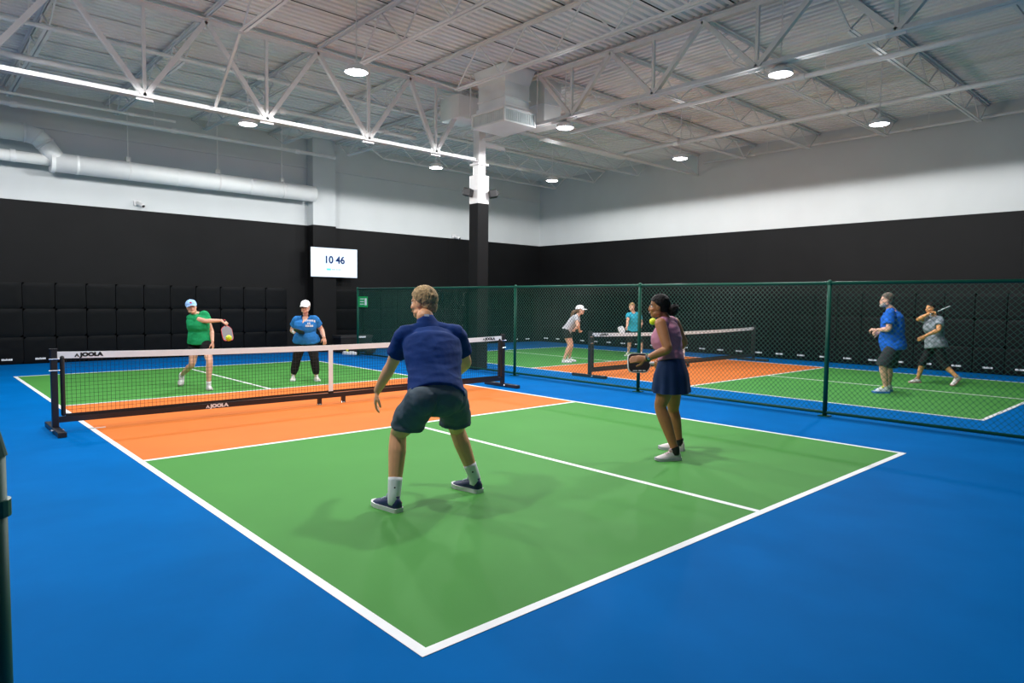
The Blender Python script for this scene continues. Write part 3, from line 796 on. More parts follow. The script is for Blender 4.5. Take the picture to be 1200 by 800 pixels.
def person(c):
    s = c['s'] = c['H']/1.75; sk = c['skin']; fem = c['sex'] == 'f'; g = c.get('girth', 1.0); vox = c.get('vox', .008)
    base = (c['footL'][0]+c['footR'][0])/2; p = empty('person', (base.x, base.y, 0), c['label'], 'person')
    for k in 'LR':
        h, t = c['foot'+k]; d = (t-h).normalized(); u = d.cross(Z).normalized().cross(d); u = u if u.z > 0 else -u
        c['an'+k] = h+d*(.058*s)+u*(.10*s)
    mb = MB(); lg = c.get('leg', 1.0); ar = c.get('arm', 1.0)
    torso(mb, c, g*.95, -.003, .10, 1.06, belly=c.get('belly', 0)*.9, bust=c.get('bust', 0)*.7)
    for k in 'LR':
        sg = 1 if k == 'R' else -1
        limb(mb, c['hip'+k], c['kn'+k], c['an'+k], [x*s*lg for x in (.080, .082, .055, .058, .036)])
        h, t = c['foot'+k]; d = (t-h).normalized()
        mb.tube([c['an'+k], h+d*.07*s+Z*.05*s, h+d*.13*s+Z*.036*s, h+d*.19*s+Z*.030*s], [.034*s, .026*s, .022*s, .016*s], n=12)
        limb(mb, c['sh'+k], c['el'+k], c['wr'+k], [x*s*ar for x in (.052, .049, .038, .040, .027)])
        hd = c.get('hand'+k, {})
        fd = hd.get('d') or (c['wr'+k]-c['el'+k])
        hand(mb, c['wr'+k]+fd.normalized()*.012, fd, hd.get('n') or (c['hipR']-c['hipL'])*-sg, s*hd.get('sc', 1.0), hd.get('curl', .35), hd.get('thumb', sg), point=hd.get('point', False))
    head(mb, c['head'], c['hf'], c['hu'], s*c.get('hs', 1), c['neck'], fem)
    body = remesh('body', mb, sk, p, vox, 2)
    face(p, c['head'], c['hf'], c['hu'], s*c.get('hs', 1), c['lip'], c['brow'])
    # ---- top
    T = c['top']; mb = MB(); f = T.get('sleeve', .55)
    torso(mb, c, g, T.get('ease', .014), T.get('hem', -.12), 1.0, 'flat', c.get('belly', 0), c.get('bust', 0), T.get('flare', 0))
    sm = (c['shL']+c['shR'])/2
    for k in 'LR':
        sh, el = c['sh'+k], c['el'+k]
        inn = sh.lerp(sm, .45); nb = sm.lerp(c['neck'], .35); tr = sh.lerp(nb, .75)
        mb.tube([tr, sh.lerp(nb, .35), sh.lerp(nb, .04) if f > 0 else sh.lerp(nb, .22)], [.058*s, .060*s, (.060*ar if f > 0 else .056)*s], n=18)
        if f > 0:
            e = sh.lerp(el, f); w = T.get('sw', .066)
            P, R = lerp_path([inn, sh, sh.lerp(e, .5), e], [(.060*s,)*2, (.063*s*ar,)*2, ((w+.063*ar)/2*s,)*2, (w*s,)*2], 3)
            mb.tube(P, R, n=18, cap='flat')
        else:
            mb.tube([inn, inn.lerp(sh, .55)], [.060*s, .057*s], n=18, cap='flat')
    nk = c['neck']
    mb.tube([sm, nk-(c['head']-nk).normalized()*.018*s], [(.095*s, .075*s), (.066*s, .064*s)], side=(c['shR']-c['shL']), n=20, cap='flat')
    sh_o = remesh('shirt' if f > 0 else 'tank_top', mb, T['m'], p, max(vox, .008), T.get('smooth', 4), T.get('wrinkle', .007), T.get('ws', (7, 7, 10)), c.get('seed', 1), T.get('cut'))
    c['shirt'] = sh_o
    # ---- bottom
    B = c['bottom']; kind = B['kind']; mb = MB()
    hm = (c['hipL']+c['hipR'])/2
    if kind == 'skirt':
        u = (sm-hm).normalized(); ha = (c['hipR']-c['hipL']).normalized(); n = 72; N = 12
        top = hm+u*B['top']*s; bot = B['bot']
        for i in range(N+1):
            t = i/N; cpt = top.lerp(bot, t); tt = u.lerp(Z, min(1, t*1.4)).normalized(); a = (ha-tt*ha.dot(tt)).normalized(); b = tt.cross(a)
            ra = (.178+.035*min(1, t*2.2)+.035*t)*s*B.get('w', 1); rb = (.138+.030*min(1, t*2.2)+.030*t)*s*B.get('w', 1)
            for j in range(n):
                w = 2*math.pi*j/n; pl = 1+.055*t*math.sin(w*9+1.3*math.sin(w*2))
                mb.v.append(cpt+a*(ra*pl*math.cos(w))+b*(rb*pl*math.sin(w)))
        for i in range(N):
            for j in range(n): mb.f.append((i*n+j, i*n+(j+1) % n, (i+1)*n+(j+1) % n, (i+1)*n+j))
        sk_o = mb.build('skirt', B['m'], p, True)
        mb = MB(); mb.tube([top-u*.002, top+u*.05*s], [(.150*s, .115*s), (.140*s, .108*s)], side=ha, n=32, cap='flat'); mb.build('waistband', B['m'], sk_o, True)
    else:
        torso(mb, c, g, B.get('ease', .006), .07, max(.14, T.get('hem', -.12)+.07), 'round', c.get('belly', 0)*.5)
        for k in 'LR':
            hp, kn, an = c['hip'+k], c['kn'+k], c['an'+k]; L = B['len']; w = B.get('w', .1)
            if L <= 1:
                e = hp.lerp(kn, L); e2 = e+((e-hp).normalized()*.35-Z*.65).normalized()*.07*s
                P, R = lerp_path([hp+Z*.03*s, hp.lerp(e, .5), e, e2], [(.092*s*lg, .092*s*lg), (w*.96*s, w*.96*s), (w*1.0*s, w*1.0*s), (w*1.05*s, w*1.05*s)], 4)
                mb.tube(P, R, n=20, cap='flat'); mb.ball(hp, .092*s*lg)
            else:
                e = kn.lerp(an, L-1); rr = [x*s*lg+.012*s for x in (.088, .083, .060, .062, .045)]
                pts = [hp, hp.lerp(kn, .35), hp.lerp(kn, .75), kn, kn.lerp(e, .3), kn.lerp(e, .7), e]
                rd = [rr[0], rr[1], rr[1]*.5+rr[2]*.5, rr[2], rr[3], rr[3]*.6+rr[4]*.4 if L > 1.6 else rr[3], (rr[4] if L > 1.6 else rr[3])*B.get('cuff', 1)]
                P, R = lerp_path(pts, rd, 3); mb.tube(P, R, n=18, cap='flat')
        remesh(B.get('name', 'shorts'), mb, B['m'], p, max(vox, .008), 1, B.get('wrinkle', .005), (8, 8, 12), 9)
    # ---- feet
    for k in 'LR':
        h, t = c['foot'+k]
        shoe(p, h, t, s*c.get('shoe_s', 1), c['shoe_m'], c['sole_m'], c.get('lace_m', c['sole_m']))
        if c.get('sock'):
            e = c['an'+k].lerp(c['kn'+k], c['sock'][0]); a0 = c['an'+k]-Z*.045*s
            so = MB(); P, R = lerp_path([a0, c['an'+k], e], [.039*s*lg, .041*s*lg, .047*s*lg], 4); so.tube(P, R, n=18, cap='flat'); so.build('sock', c['sock'][1], p, True)
    return p, body

def foot_px(hx, hy, tx, ty, L, hz=0.0, tz=0.0):
    h = G(hx, hy, hz); t = G(tx, ty, tz); d = t-h
    if hz == 0: d.z = 0
    return h, h+d.normalized()*L
def GD(px, D):
    """ground point in the pixel column px at depth D"""
    p = CAM+FW*D+RT*((px-600)/FPX*D); return p-UP*(p.z/UP.z)
def foot_at(p, d, L, lift=0.0):
    d = d.copy(); d.z = 0; d.normalize(); t = p+d*L
    return (p, t) if not lift else (t-d*math.sqrt(L*L-lift*lift)+Z*lift, t)
def check(nm, c):
    s = c['H']/1.75; out = [nm]
    for k in 'LR':
        for a, b, L in (('hip', 'kn', .43), ('sh', 'el', .30), ('el', 'wr', .255)):
            out.append('%s%s-%s %.2f/%.2f' % (k, a, b, (c[a+k]-c[b+k]).length, L*s))
        h, t = c['foot'+k]; out.append('shin %.2f/%.2f' % ((h+(t-h).normalized()*.058*s+Z*.1*s-c['kn'+k]).length, .40*s))
        out.append('foot dir %.2f %.2f' % tuple((t-h).normalized()[:2]))
    out.append('spine %.2f/%.2f shw %.2f hipz %.2f headz %.2f' % (((c['hipL']+c['hipR'])/2-(c['shL']+c['shR'])/2).length, .50*s, (c['shL']-c['shR']).length, c['hipL'].z, c['head'].z))
    print(' | '.join(out))
def unit(*a): return V(a).normalized()

black_iris = mat('iris_dark', (.03, .02, .015), .4); lip_a = mat('lip_rose', (.45, .16, .13), .5); lip_b = mat('lip_brown', (.22, .07, .05), .5)
# ---- foreground man
c = dict(H=1.84, sex='m', girth=1.16, belly=.03, arm=1.12, leg=1.08, vox=.006, skin=skin('skin_tan', (.82, .40, .20)), lip=lip_a, brow=mat('brow_fair', (.30, .18, .08), .7),
         label='fair haired man in navy shirt and grey shorts crouching, seen from behind')
s = c['H']/1.75
c['footL'] = foot_px(468, 600.5, 443, 592, .30); c['footR'] = foot_px(563, 577.5, 537, 571, .30)
def ank(f): return f[0]+(f[1]-f[0]).normalized()*.058*s+Z*.1*s
D = depth(ank(c['footL']))
c['knL'] = J(467, 508, 5.02); c['knR'] = J(535.5, 503, 5.40)
c['hipL'] = J(495, 469, 4.72); c['hipR'] = J(531, 467, 4.98)
c['shL'] = J(475, 392, 5.08); c['shR'] = J(534, 391, 5.22)
c['elL'] = chain(c['shL'], 459, 427, .31, 1); c['wrL'] = chain(c['elL'], 442.5, 457, .265, 1)
c['elR'] = chain(c['shR'], 546, 425, .31, 1); c['wrR'] = chain(c['elR'], 531, 441, .265, 1)
c['neck'] = J(498, 371, 5.20); c['head'] = J(496, 355, 5.27); c['hf'] = unit(-.42, .90, -.05); c['hu'] = unit(-.02, .10, 1)
c['handL'] = dict(d=(J(437, 487, depth(c['wrL'])+.05)-c['wrL']), n=RT+FW*.2, curl=.25, thumb=1)
c['handR'] = dict(d=V((-.3, .9, .1)), n=V((-.9, -.3, 0)), curl=.85)
c['top'] = dict(m=cloth('navy_shirt', (.003, .030, .155)), hem=.03, sleeve=.64, sw=.075, ease=.018, wrinkle=.006, ws=(6, 6, 13), flare=.03)
c['bottom'] = dict(kind='shorts', m=cloth('slate_shorts', (.080, .108, .130)), len=.52, w=.113, waist=.15, ease=.012, wrinkle=.007)
c['shoe_m'] = mat('shoe_navy', (.012, .025, .10), .5); c['sole_m'] = mat('sole_white', (.78, .78, .80), .6); c['lace_m'] = mat('lace_grey', (.35, .4, .5), .6)
c['sock'] = (.30, mat('sock_white', (.82, .83, .84), .8))
check('man', c); man, _ = person(c)
MH = hair_short(man, c['head'], c['hf'], c['hu'], s, mat('hair_fair', (.42, .27, .12), .75, var=.35, scale=40, bump=.6, bscale=120), .006, .05, -.075, 1.04)
for k in 'LR':
    h, t = c['foot'+k]; d = (t-h).normalized(); sd = d.cross(Z)
    q = h-d*.001+Z*.06
    MB().ball(q+d*.03+sd*.036, (d*.018, sd*.004, Z*.012), 10, 8).build('heel_logo', mat('logo_orange', (.9, .16, .05), .5), man, True)
    MB().tube([h+d*.10+sd*.043+Z*.05, h+d*.16+sd*.046+Z*.045, h+d*.2+sd*.05+Z*.035], [.005]*3, n=6).build('shoe_stripe', c['sole_m'], man, True)
    a = c['an'+k].lerp(c['kn'+k], .16); MB().ball(a-FW*.044*s+RT*.008, .008, 8, 6).build('sock_logo', 'black', man, True)
MB().box(-.018, -.002, -.008, .018, .002, .008).build('collar_print', 'label_white', man).matrix_basis = Matrix.Translation(J(500, 369.2, 5.10)) @ Matrix.Rotation(-YAW, 4, 'Z')
grip_man = c['wrR']

# ---- foreground woman
c = dict(H=1.70, sex='f', girth=1.10, bust=.05, arm=1.15, leg=1.10, vox=.006, skin=skin('skin_brown', (.36, .145, .058)), lip=lip_b, brow=mat('brow_black', (.015, .010, .010), .7),
         label='woman in mauve tank top and navy skirt holding a paddle, in profile')
s = c['H']/1.75
c['footL'] = foot_px(797, 538.5, 767, 540, .265); c['footR'] = foot_px(802, 528, 777, 526, .265)
c['knL'] = chain(ank(c['footL']), 774, 477, .40, -1); c['knR'] = J(789, 480, depth(c['footR'][0])+.02)
Dw = depth(c['footL'][0])
c['hipL'] = J(785, 434, Dw+.02); c['hipR'] = J(790, 433, Dw+.20)
c['shL'] = J(774, 379, Dw+.02); c['shR'] = J(790, 378, Dw+.36)
c['elL'] = chain(c['shL'], 782.5, 409, .275, -1); c['wrL'] = chain(c['elL'], 758, 420, .235, 1)
c['elR'] = chain(c['shR'], 801, 402, .275, 1); c['wrR'] = chain(c['elR'], 776, 424, .235, -1)
c['neck'] = J(779, 372.5, Dw+.18); c['head'] = J(772, 359, Dw+.17); c['hf'] = (RT*-.96+FW*.28-Z*.04).normalized(); c['hu'] = (Z+RT*-.06).normalized()
c['handL'] = dict(d=(J(737, 421, depth(c['wrL'])+.03)-c['wrL']), n=(FW+Z*-.4), curl=.12, thumb=1)
c['handR'] = dict(d=(RT*-.8-Z*.15-FW*.4), n=(-FW-Z*.4), curl=.85, thumb=-1)
c['top'] = dict(m=cloth('mauve_top', (.42, .175, .255)), hem=.19, sleeve=0, ease=.012, wrinkle=.006, ws=(8, 8, 12), smooth=3)
c['bottom'] = dict(kind='skirt', m=cloth('navy_skirt', (.006, .022, .075), var=.05), top=.09, bot=J(786.5, 459, Dw+.10), w=.97)
c['shoe_m'] = mat('shoe_pink', (.80, .70, .70), .6); c['sole_m'] = mat('sole_pale', (.50, .48, .54), .6); c['lace_m'] = mat('lace_pink', (.72, .45, .48), .6)
c['sock'] = (.06, mat('sock_black', (.012, .012, .014), .8)); c['shoe_s'] = 1.0
check('woman', c); wo, _ = person(c)
hm_ = mat('hair_black', (.008, .006, .006), .6, var=.3, scale=30, bump=.4, bscale=100, spec=.15)
ho = hair_short(wo, c['head'], c['hf'], c['hu'], s, hm_, .006, .052, -.06, 1.02)
mb = MB(); b0 = c['head']-c['hf']*.125*s-c['hu']*.045*s
for i in range(7):
    a = i*2.4; mb.ball(b0+(c['hu']*math.sin(a)+FW*math.cos(a))*.022*s-c['hf']*.006*i*s, .036*s)
remesh('bun', mb, hm_, ho, .007, 1, .010, (40, 40, 40), 2)
w0 = c['wrL'].lerp(c['elL'], .06); dd = (c['elL']-c['wrL']).normalized()
wt = MB().tube([w0-dd*.012, w0+dd*.012], [.035, .036], n=16, cap='flat').build('watch', 'black', wo)
MB().ball(w0-FW*.034, (RT*.016, FW*.006, Z*.018), 12, 8).build('watch_face', 'chrome', wt)
wpad = c

# ---- woman in green shirt
c = dict(H=1.66, sex='f', girth=1.12, bust=.04, belly=.02, vox=.009, skin=skin('skin_fair', (.72, .40, .28)), lip=lip_a, brow=mat('brow_fair', (.30, .18, .08), .7), seed=4,
         label='woman in green shirt and blue cap reaching across with a red paddle')
s = c['H']/1.75
De = depth(G(246, 456.5)); c['footL'] = foot_at(GD(244, De+.1), -FW*.8+RT*.5, .25); c['footR'] = foot_at(GD(214, De+.65), -FW*.9+RT*.30, .25, .12)
c['hipR'] = J(229, 399.5, De+.28); c['hipL'] = J(240.5, 399, De+.22)
c['knR'] = J(225, 427, De+.20); c['knL'] = J(245.5, 423.5, De+.02)
c['shR'] = J(223, 372, De+.10); c['shL'] = J(240, 368, De+.22)
c['elR'] = chain(c['shR'], 241, 376, .29, -1); c['wrR'] = chain(c['elR'], 259.5, 375.5, .245, -1)
c['elL'] = chain(c['shL'], 248, 388, .285, 1); c['wrL'] = chain(c['elL'], 249, 400, .24, -1)
c['neck'] = J(229, 369, De+.14); c['head'] = J(224.5, 360, De+.06); c['hf'] = (-FW*.85+RT*.42+Z*.04).normalized(); c['hu'] = (Z-RT*.28+FW*.16).normalized()
c['handR'] = dict(d=(RT*.8-Z*.45), n=(-Z*.6-RT*.4+FW*.4), curl=.85); c['handL'] = dict(d=V((0, 0, -1))+RT*.1, n=RT*-1, curl=.3)
c['top'] = dict(m=cloth('green_shirt', (.010, .30, .105)), hem=-.06, sleeve=.5, sw=.078, ease=.03, flare=.06, wrinkle=.009)
c['bottom'] = dict(kind='shorts', m=cloth('black_shorts', (.009, .009, .010)), len=.30, w=.105, waist=.1)
c['shoe_m'] = mat('shoe_white', (.74, .72, .70), .6); c['sole_m'] = mat('sole_grey', (.55, .5, .5), .6)
c['sock'] = (.10, MATS['sock_white']); check('green', c); gw, _ = person(c)
hb = hair_short(gw, c['head'], c['hf'], c['hu'], s, mat('hair_blond', (.42, .30, .14), .7, var=.3, scale=30), .009, .045, -.09, 1.0)
cap_hat(gw, c['head'], c['hf'], c['hu'], s*1.08, mat('cap_blue', (.30, .52, .88), .8, var=.25, scale=25), MATS['cap_blue'])
MB().ball(c['head']+(c['hf']*.10+c['hu']*.075)*s, (RT*.022, FW*.01, Z*.016), 10, 8).build('cap_badge', mat('badge_red', (.6, .04, .06), .6), gw)
gwc = c

# ---- woman in blue shirt
c = dict(H=1.66, sex='f', girth=1.34, bust=.07, belly=.06, arm=1.25, leg=1.12, vox=.009, skin=MATS['skin_fair'], lip=lip_a, brow=MATS['brow_fair'], seed=8,
         label='woman in blue v-neck shirt, white cap and black leggings behind the net')
s = c['H']/1.75
De = depth(G(357, 446.5)); c['footR'] = foot_at(GD(344, De+.15), -FW+RT*.22, .25); c['footL'] = foot_at(GD(370, De+.17), -FW+RT*.55, .25)
c['hipR'] = J(353.5, 397, De+.12); c['hipL'] = J(364.5, 397, De+.12)
c['knR'] = J(347.5, 422, De+.06); c['knL'] = J(368.5, 421, De+.06)
c['shR'] = J(348, 374.5, De+.05); c['shL'] = J(368.5, 374, De+.05)
c['elR'] = chain(c['shR'], 342.5, 387, .28, 1); c['wrR'] = chain(c['elR'], 347, 389.5, .24, -1)
c['elL'] = chain(c['shL'], 376.5, 386, .28, 1); c['wrL'] = chain(c['elL'], 379.5, 394.5, .24, -1)
c['neck'] = J(358, 368, De+.02); c['head'] = J(357.7, 360, De-.05); c['hf'] = (-FW*.98+Z*-.05-RT*.03).normalized(); c['hu'] = Z.copy()
c['handR'] = dict(d=(RT*.8-Z*.3-FW*.3), n=(RT*.4+FW), curl=.85, thumb=-1); c['handL'] = dict(d=(RT*.15-Z), n=FW*.8-RT*.4, curl=.3)
nk_ = c['neck'].copy()
def vcut(q, nk=nk_):
    r = q-nk; x, h, a = r.dot(RT), r.z, r.dot(FW)
    return a < .02 and h > -.165 and abs(x) < (h+.165)*.62 and h < .08
c['top'] = dict(m=cloth('blue_tee', (.020, .165, .46)), hem=-.16, sleeve=.56, sw=.086, ease=.02, flare=.06, wrinkle=.008, cut=vcut)
c['bottom'] = dict(kind='leggings', name='leggings', m=MATS['black_shorts'], len=1.90, waist=.1, wrinkle=.004, cuff=.85)
c['shoe_m'] = mat('shoe_cream', (.72, .66, .58), .6); c['sole_m'] = MATS['sole_white']
check('bluew', c); bw, bwb = person(c)
hair_short(bw, c['head'], c['hf'], c['hu'], s, mat('hair_silver', (.55, .48, .40), .7, var=.2, scale=30), .009, .045, -.085, 1.02)
cap_hat(bw, c['head'], c['hf'], c['hu'], s*1.06, mat('cap_white', (.84, .84, .84), .8), MATS['cap_white'])
sg = MB().tube([c['head']+(c['hf']*.070+RT*-.062+Z*.006)*s, c['head']+(c['hf']*.100+Z*.006)*s, c['head']+(c['hf']*.070+RT*.062+Z*.006)*s], [(.017*s, .006*s)]*3, side=Z, n=10).build('sunglasses', 'black', bw, True)
wb0 = c['wrR'].lerp(c['elR'], .25); dd = (c['elR']-c['wrR']).normalized()
MB().tube([wb0-dd*.04, wb0+dd*.04], [.042, .047], n=16, cap='flat').build('wristband', MATS['sock_white'], bw)
# print on the shirt: placed on the surface by nearest point
shirt = c['shirt']
def on_surface(o, px, py):
    inv = o.matrix_world.inverted() if o.parent is None else Matrix()
    r = ray(px, py).normalized(); org = CAM
    ok, loc, nor, _ = o.ray_cast(org, r)
    return (loc, nor) if ok else (None, None)
bpy.context.view_layer.update()
def print_blocks(o, rows, m, par, name, t=.010):
    mb = MB(); rnd = random.Random(5)
    for (xa, xb, ya, yb) in rows:
        x = xa
        while x < xb:
            w = rnd.uniform(1.0, 1.7)
            l, n = on_surface(o, x+w*.5, (ya+yb)/2)
            if l:
                k = depth(l)/FPX; mb.bar(l-RT*(w*k*.42)+n*t, l+RT*(w*k*.42)+n*t, .006, (yb-ya)*k)
            x += w+.25
    if mb.v:
        o = mb.build(name, m, par); o['kind'] = 'stuff'; return o
print_blocks(shirt, ((354, 368.3, 375, 377.6), (360, 363, 378, 380), (358, 366.2, 380.6, 383)), 'label_white', bw, 'shirt_print')
bwc = c

# ---- woman with white cap in the fenced court
c = dict(H=1.66, sex='f', girth=1.0, bust=.03, vox=.010, skin=MATS['skin_fair'], lip=lip_a, brow=MATS['brow_fair'], seed=12,
         label='woman in white cap and grey shirt leaning forward in the fenced court')
s = c['H']/1.75
De = depth(G(662, 425)); c['footR'] = foot_at(GD(658.5, De), RT-FW*.2, .25); c['footL'] = foot_at(GD(664.5, De+.38), RT-FW*.2, .25)
c['hipR'] = J(662.5, 388, De-.05); c['hipL'] = J(664.5, 387.5, De+.15)
c['knR'] = J(667.5, 404, De-.05); c['knL'] = J(669.5, 403.5, De+.22)
c['shR'] = J(674.5, 371.5, De-.12); c['shL'] = J(676.5, 370.5, De+.22)
c['elR'] = chain(c['shR'], 677, 381.5, .28, -1); c['wrR'] = chain(c['elR'], 679, 387, .24, 1)
c['elL'] = chain(c['shL'], 678, 382, .28, 1); c['wrL'] = chain(c['elL'], 673, 386, .24, -1)
c['neck'] = J(677, 369.5, De+.06); c['head'] = J(680, 363.5, De+.05); c['hf'] = (RT*.97-FW*.2+Z*.05).normalized(); c['hu'] = (Z-RT*.05).normalized()
c['top'] = dict(m=mat('shirt_heather', (.42, .42, .45), .85, var=.35, scale=30), hem=-.0, sleeve=.5, sw=.07, ease=.016, wrinkle=.006)
c['bottom'] = dict(kind='shorts', m=MATS['black_shorts'], len=.30, w=.108, waist=.15)
c['shoe_m'] = MATS['sole_white']; c['sole_m'] = MATS['sole_pale']
check('cap', c); cw, _ = person(c)
hd_ = mat('hair_brown', (.16, .075, .03), .6, var=.3, scale=30); ho = hair_short(cw, c['head'], c['hf'], c['hu'], s, hd_, .010, .045, -.08)
q = c['head']-c['hf']*.10*s
remesh('ponytail', MB().tube([q, q-c['hf']*.08-Z*.03, q-c['hf']*.12-Z*.13, q-c['hf']*.13-Z*.2], [.035, .045, .035, .012], n=12), hd_, ho, .01, 1, .006, (40, 40, 20))
cap_hat(cw, c['head'], c['hf'], c['hu'], s*1.08, MATS['cap_white'], MATS['cap_white'])
cwc = c

# ---- man in teal shirt
c = dict(H=1.74, sex='m', girth=1.06, vox=.010, skin=MATS['skin_fair'], lip=lip_a, brow=MATS['brow_fair'], seed=15,
         label='man in turquoise shirt and black shorts with a white paddle behind the fence')
s = c['H']/1.75
De = depth(G(742, 417)); c['footR'] = foot_at(GD(737, De+.1), -FW*.8-RT*.5, .28); c['footL'] = foot_at(GD(751.2, De+.1), -FW-RT*.1, .28)
c['hipR'] = J(739.5, 386, De+.12); c['hipL'] = J(746.5, 386, De+.12)
c['knR'] = J(737.8, 401, De-.02); c['knL'] = J(751, 401, De+.0)
c['shR'] = J(736.5, 368.5, De-.02); c['shL'] = J(748.5, 368, De+.02)
c['elR'] = chain(c['shR'], 735.5, 376.5, .29, -1); c['wrR'] = chain(c['elR'], 735, 382, .25, -1)
c['elL'] = chain(c['shL'], 752, 378, .29, 1); c['wrL'] = chain(c['elL'], 751, 383, .25, -1)
c['neck'] = J(742, 366, De-.02); c['head'] = J(740.5, 359.5, De-.06); c['hf'] = (-FW*.86-RT*.15-Z*.25).normalized(); c['hu'] = (Z-FW*.2).normalized()
c['handR'] = dict(d=(RT*-.5-Z*.6-FW*.4), n=(RT+FW*.3), curl=.85)
c['top'] = dict(m=cloth('turquoise_shirt', (.035, .36, .50)), hem=-.05, sleeve=.55, sw=.075, ease=.024, flare=.04, wrinkle=.008)
c['bottom'] = dict(kind='shorts', m=MATS['black_shorts'], len=.80, w=.112, waist=.1)
c['shoe_m'] = mat('shoe_lime', (.55, .62, .35), .6); c['sole_m'] = MATS['sole_white']
check('teal', c); tm, _ = person(c)
hair_short(tm, c['head'], c['hf'], c['hu'], s, mat('hair_sandy', (.30, .19, .08), .7, var=.3, scale=30), .010, .05, -.07)
tmc = c

# ---- man in blue shirt in the fenced court
c = dict(H=1.83, sex='m', girth=1.14, belly=.05, arm=1.1, leg=1.05, vox=.009, skin=MATS['skin_fair'], lip=lip_a, brow=mat('brow_grey', (.2, .16, .13), .7), seed=20,
         label='grey bearded man in bright blue shirt standing in the fenced court')
s = c['H']/1.75
De = depth(G(1033, 460.5)); c['footL'] = foot_at(GD(1042, De), -RT+FW*.05, .29); c['footR'] = foot_at(GD(1045.5, De+.25), -RT+FW*.15, .29)
c['hipL'] = J(1046.5, 406, De+.0); c['hipR'] = J(1049, 405, De+.2)
c['knL'] = J(1034.5, 428, De-.06); c['knR'] = J(1042, 431, De+.22)
c['shL'] = J(1043, 366, De-.10); c['shR'] = J(1047, 365.5, De+.30)
c['elL'] = chain(c['shL'], 1041.5, 385.5, .305, -1); c['wrL'] = chain(c['elL'], 1029, 386.5, .26, 1)
c['elR'] = chain(c['shR'], 1044, 385, .305, 1); c['wrR'] = chain(c['elR'], 1030, 390, .26, -1)
c['neck'] = J(1043, 361, De+.08); c['head'] = J(1039, 351.5, De+.08); c['hf'] = (RT*-.94+FW*.3-Z*.05).normalized(); c['hu'] = Z.copy()
c['handL'] = dict(d=(-RT+Z*.05), n=(FW*.6-Z*.8), curl=.7, thumb=1, point=True)
c['handR'] = dict(d=(-RT-Z*.1), n=(-FW), curl=.8, thumb=-1)
c['top'] = dict(m=cloth('royal_shirt', (.010, .125, .58)), hem=-.12, sleeve=.72, sw=.086, ease=.04, flare=.05, wrinkle=.009)
c['bottom'] = dict(kind='shorts', m=cloth('charcoal_shorts', (.035, .038, .042)), len=.80, w=.112, waist=.1)
c['shoe_m'] = mat('shoe_blue', (.62, .70, .80), .6); c['sole_m'] = mat('sole_blue', (.05, .22, .65), .6); c['lace_m'] = mat('lace_yellow', (.75, .8, .05), .6)
c['sock'] = (.06, MATS['sock_white']); check('bluem', c); bm_, _ = person(c)
hair_short(bm_, c['head'], c['hf'], c['hu'], s, mat('hair_grey', (.10, .075, .055), .75, var=.35, scale=40), .009, .055, -.07)
r_ = c['hf'].cross(c['hu']); mb = MB()
mb.ball(c['head']+(c['hf']*.060-c['hu']*.085)*s, (r_*.05*s, c['hf']*.045*s, c['hu']*.030*s)); 
for q in (-1, 1): mb.ball(c['head']+(c['hf']*.03-c['hu']*.065+r_*(q*.045))*s, (r_*.024*s, c['hf']*.05*s, c['hu']*.03*s))
remesh('beard', mb, mat('beard_grey', (.42, .38, .34), .8, var=.3, scale=40), bm_, .009, 1, .004, (40, 40, 40))
bmc = c

# ---- woman with raised paddle
c = dict(H=1.66, sex='f', girth=1.16, bust=.06, belly=.03, arm=1.1, leg=1.0, vox=.009, skin=skin('skin_gold', (.62, .29, .11)), lip=lip_b, brow=MATS['brow_black'], seed=26,
         label='dark haired woman in grey patterned shirt swinging a paddle over her shoulder')
s = c['H']/1.75
De = depth(G(1078, 448.5))-.2; c['footR'] = foot_at(GD(1078.5, De+.2), -RT-FW*.15, .25); c['footL'] = foot_at(GD(1127, De-.25), -RT*.95-FW*.3, .25, .15)
c['hipL'] = J(1099, 403, De-.04); c['hipR'] = J(1095, 403, De+.17)
c['knR'] = J(1081.5, 424, De+.12); c['knL'] = J(1107, 428, De-.16)
c['shL'] = J(1101.5, 374, De-.08); c['shR'] = J(1089, 372.5, De+.24)
c['elL'] = chain(c['shL'], 1100, 386.5, .285, -1); c['wrL'] = chain(c['elL'], 1084.5, 393.5, .245, -1)
c['elR'] = chain(c['shR'], 1076, 374, .285, -1); c['wrR'] = chain(c['elR'], 1089, 367.5, .24, -1)
c['neck'] = J(1094.5, 370, De+.10); c['head'] = J(1090.5, 361, De+.08); c['hf'] = (RT*-.95-FW*.15-Z*.1).normalized(); c['hu'] = (Z-RT*.05).normalized()
c['handL'] = dict(d=(-RT*.85-Z*.45), n=(FW-Z*.3), curl=.3, thumb=1)
c['handR'] = dict(d=(RT*.85+Z*.15-FW*.2), n=(-Z*.3-FW*.6), curl=.85, thumb=1)
c['top'] = dict(m=mat('shirt_pattern', (.20, .23, .26), .85, var=.5, scale=16), hem=-.14, sleeve=.62, sw=.085, ease=.03, flare=.12, wrinkle=.008)
c['bottom'] = dict(kind='capri', name='capri_trousers', m=MATS['black_shorts'], len=1.22, waist=.1, cuff=1.15)
c['shoe_m'] = MATS['shoe_white']; c['sole_m'] = mat('sole_rose', (.5, .3, .28), .6)
check('grey', c); gy, _ = person(c)
ho = hair_short(gy, c['head'], c['hf'], c['hu'], s, hm_, .009, .05, -.08, 1.05)
q = c['head']-c['hf']*.09*s+Z*.03
remesh('ponytail', MB().tube([q, q-c['hf']*.06+Z*.015, q-c['hf']*.13+Z*.01, q-c['hf']*.18-Z*.03], [.035, .04, .034, .012], n=12), hm_, ho, .01, 1, .006, (40, 40, 20))
gyc = c

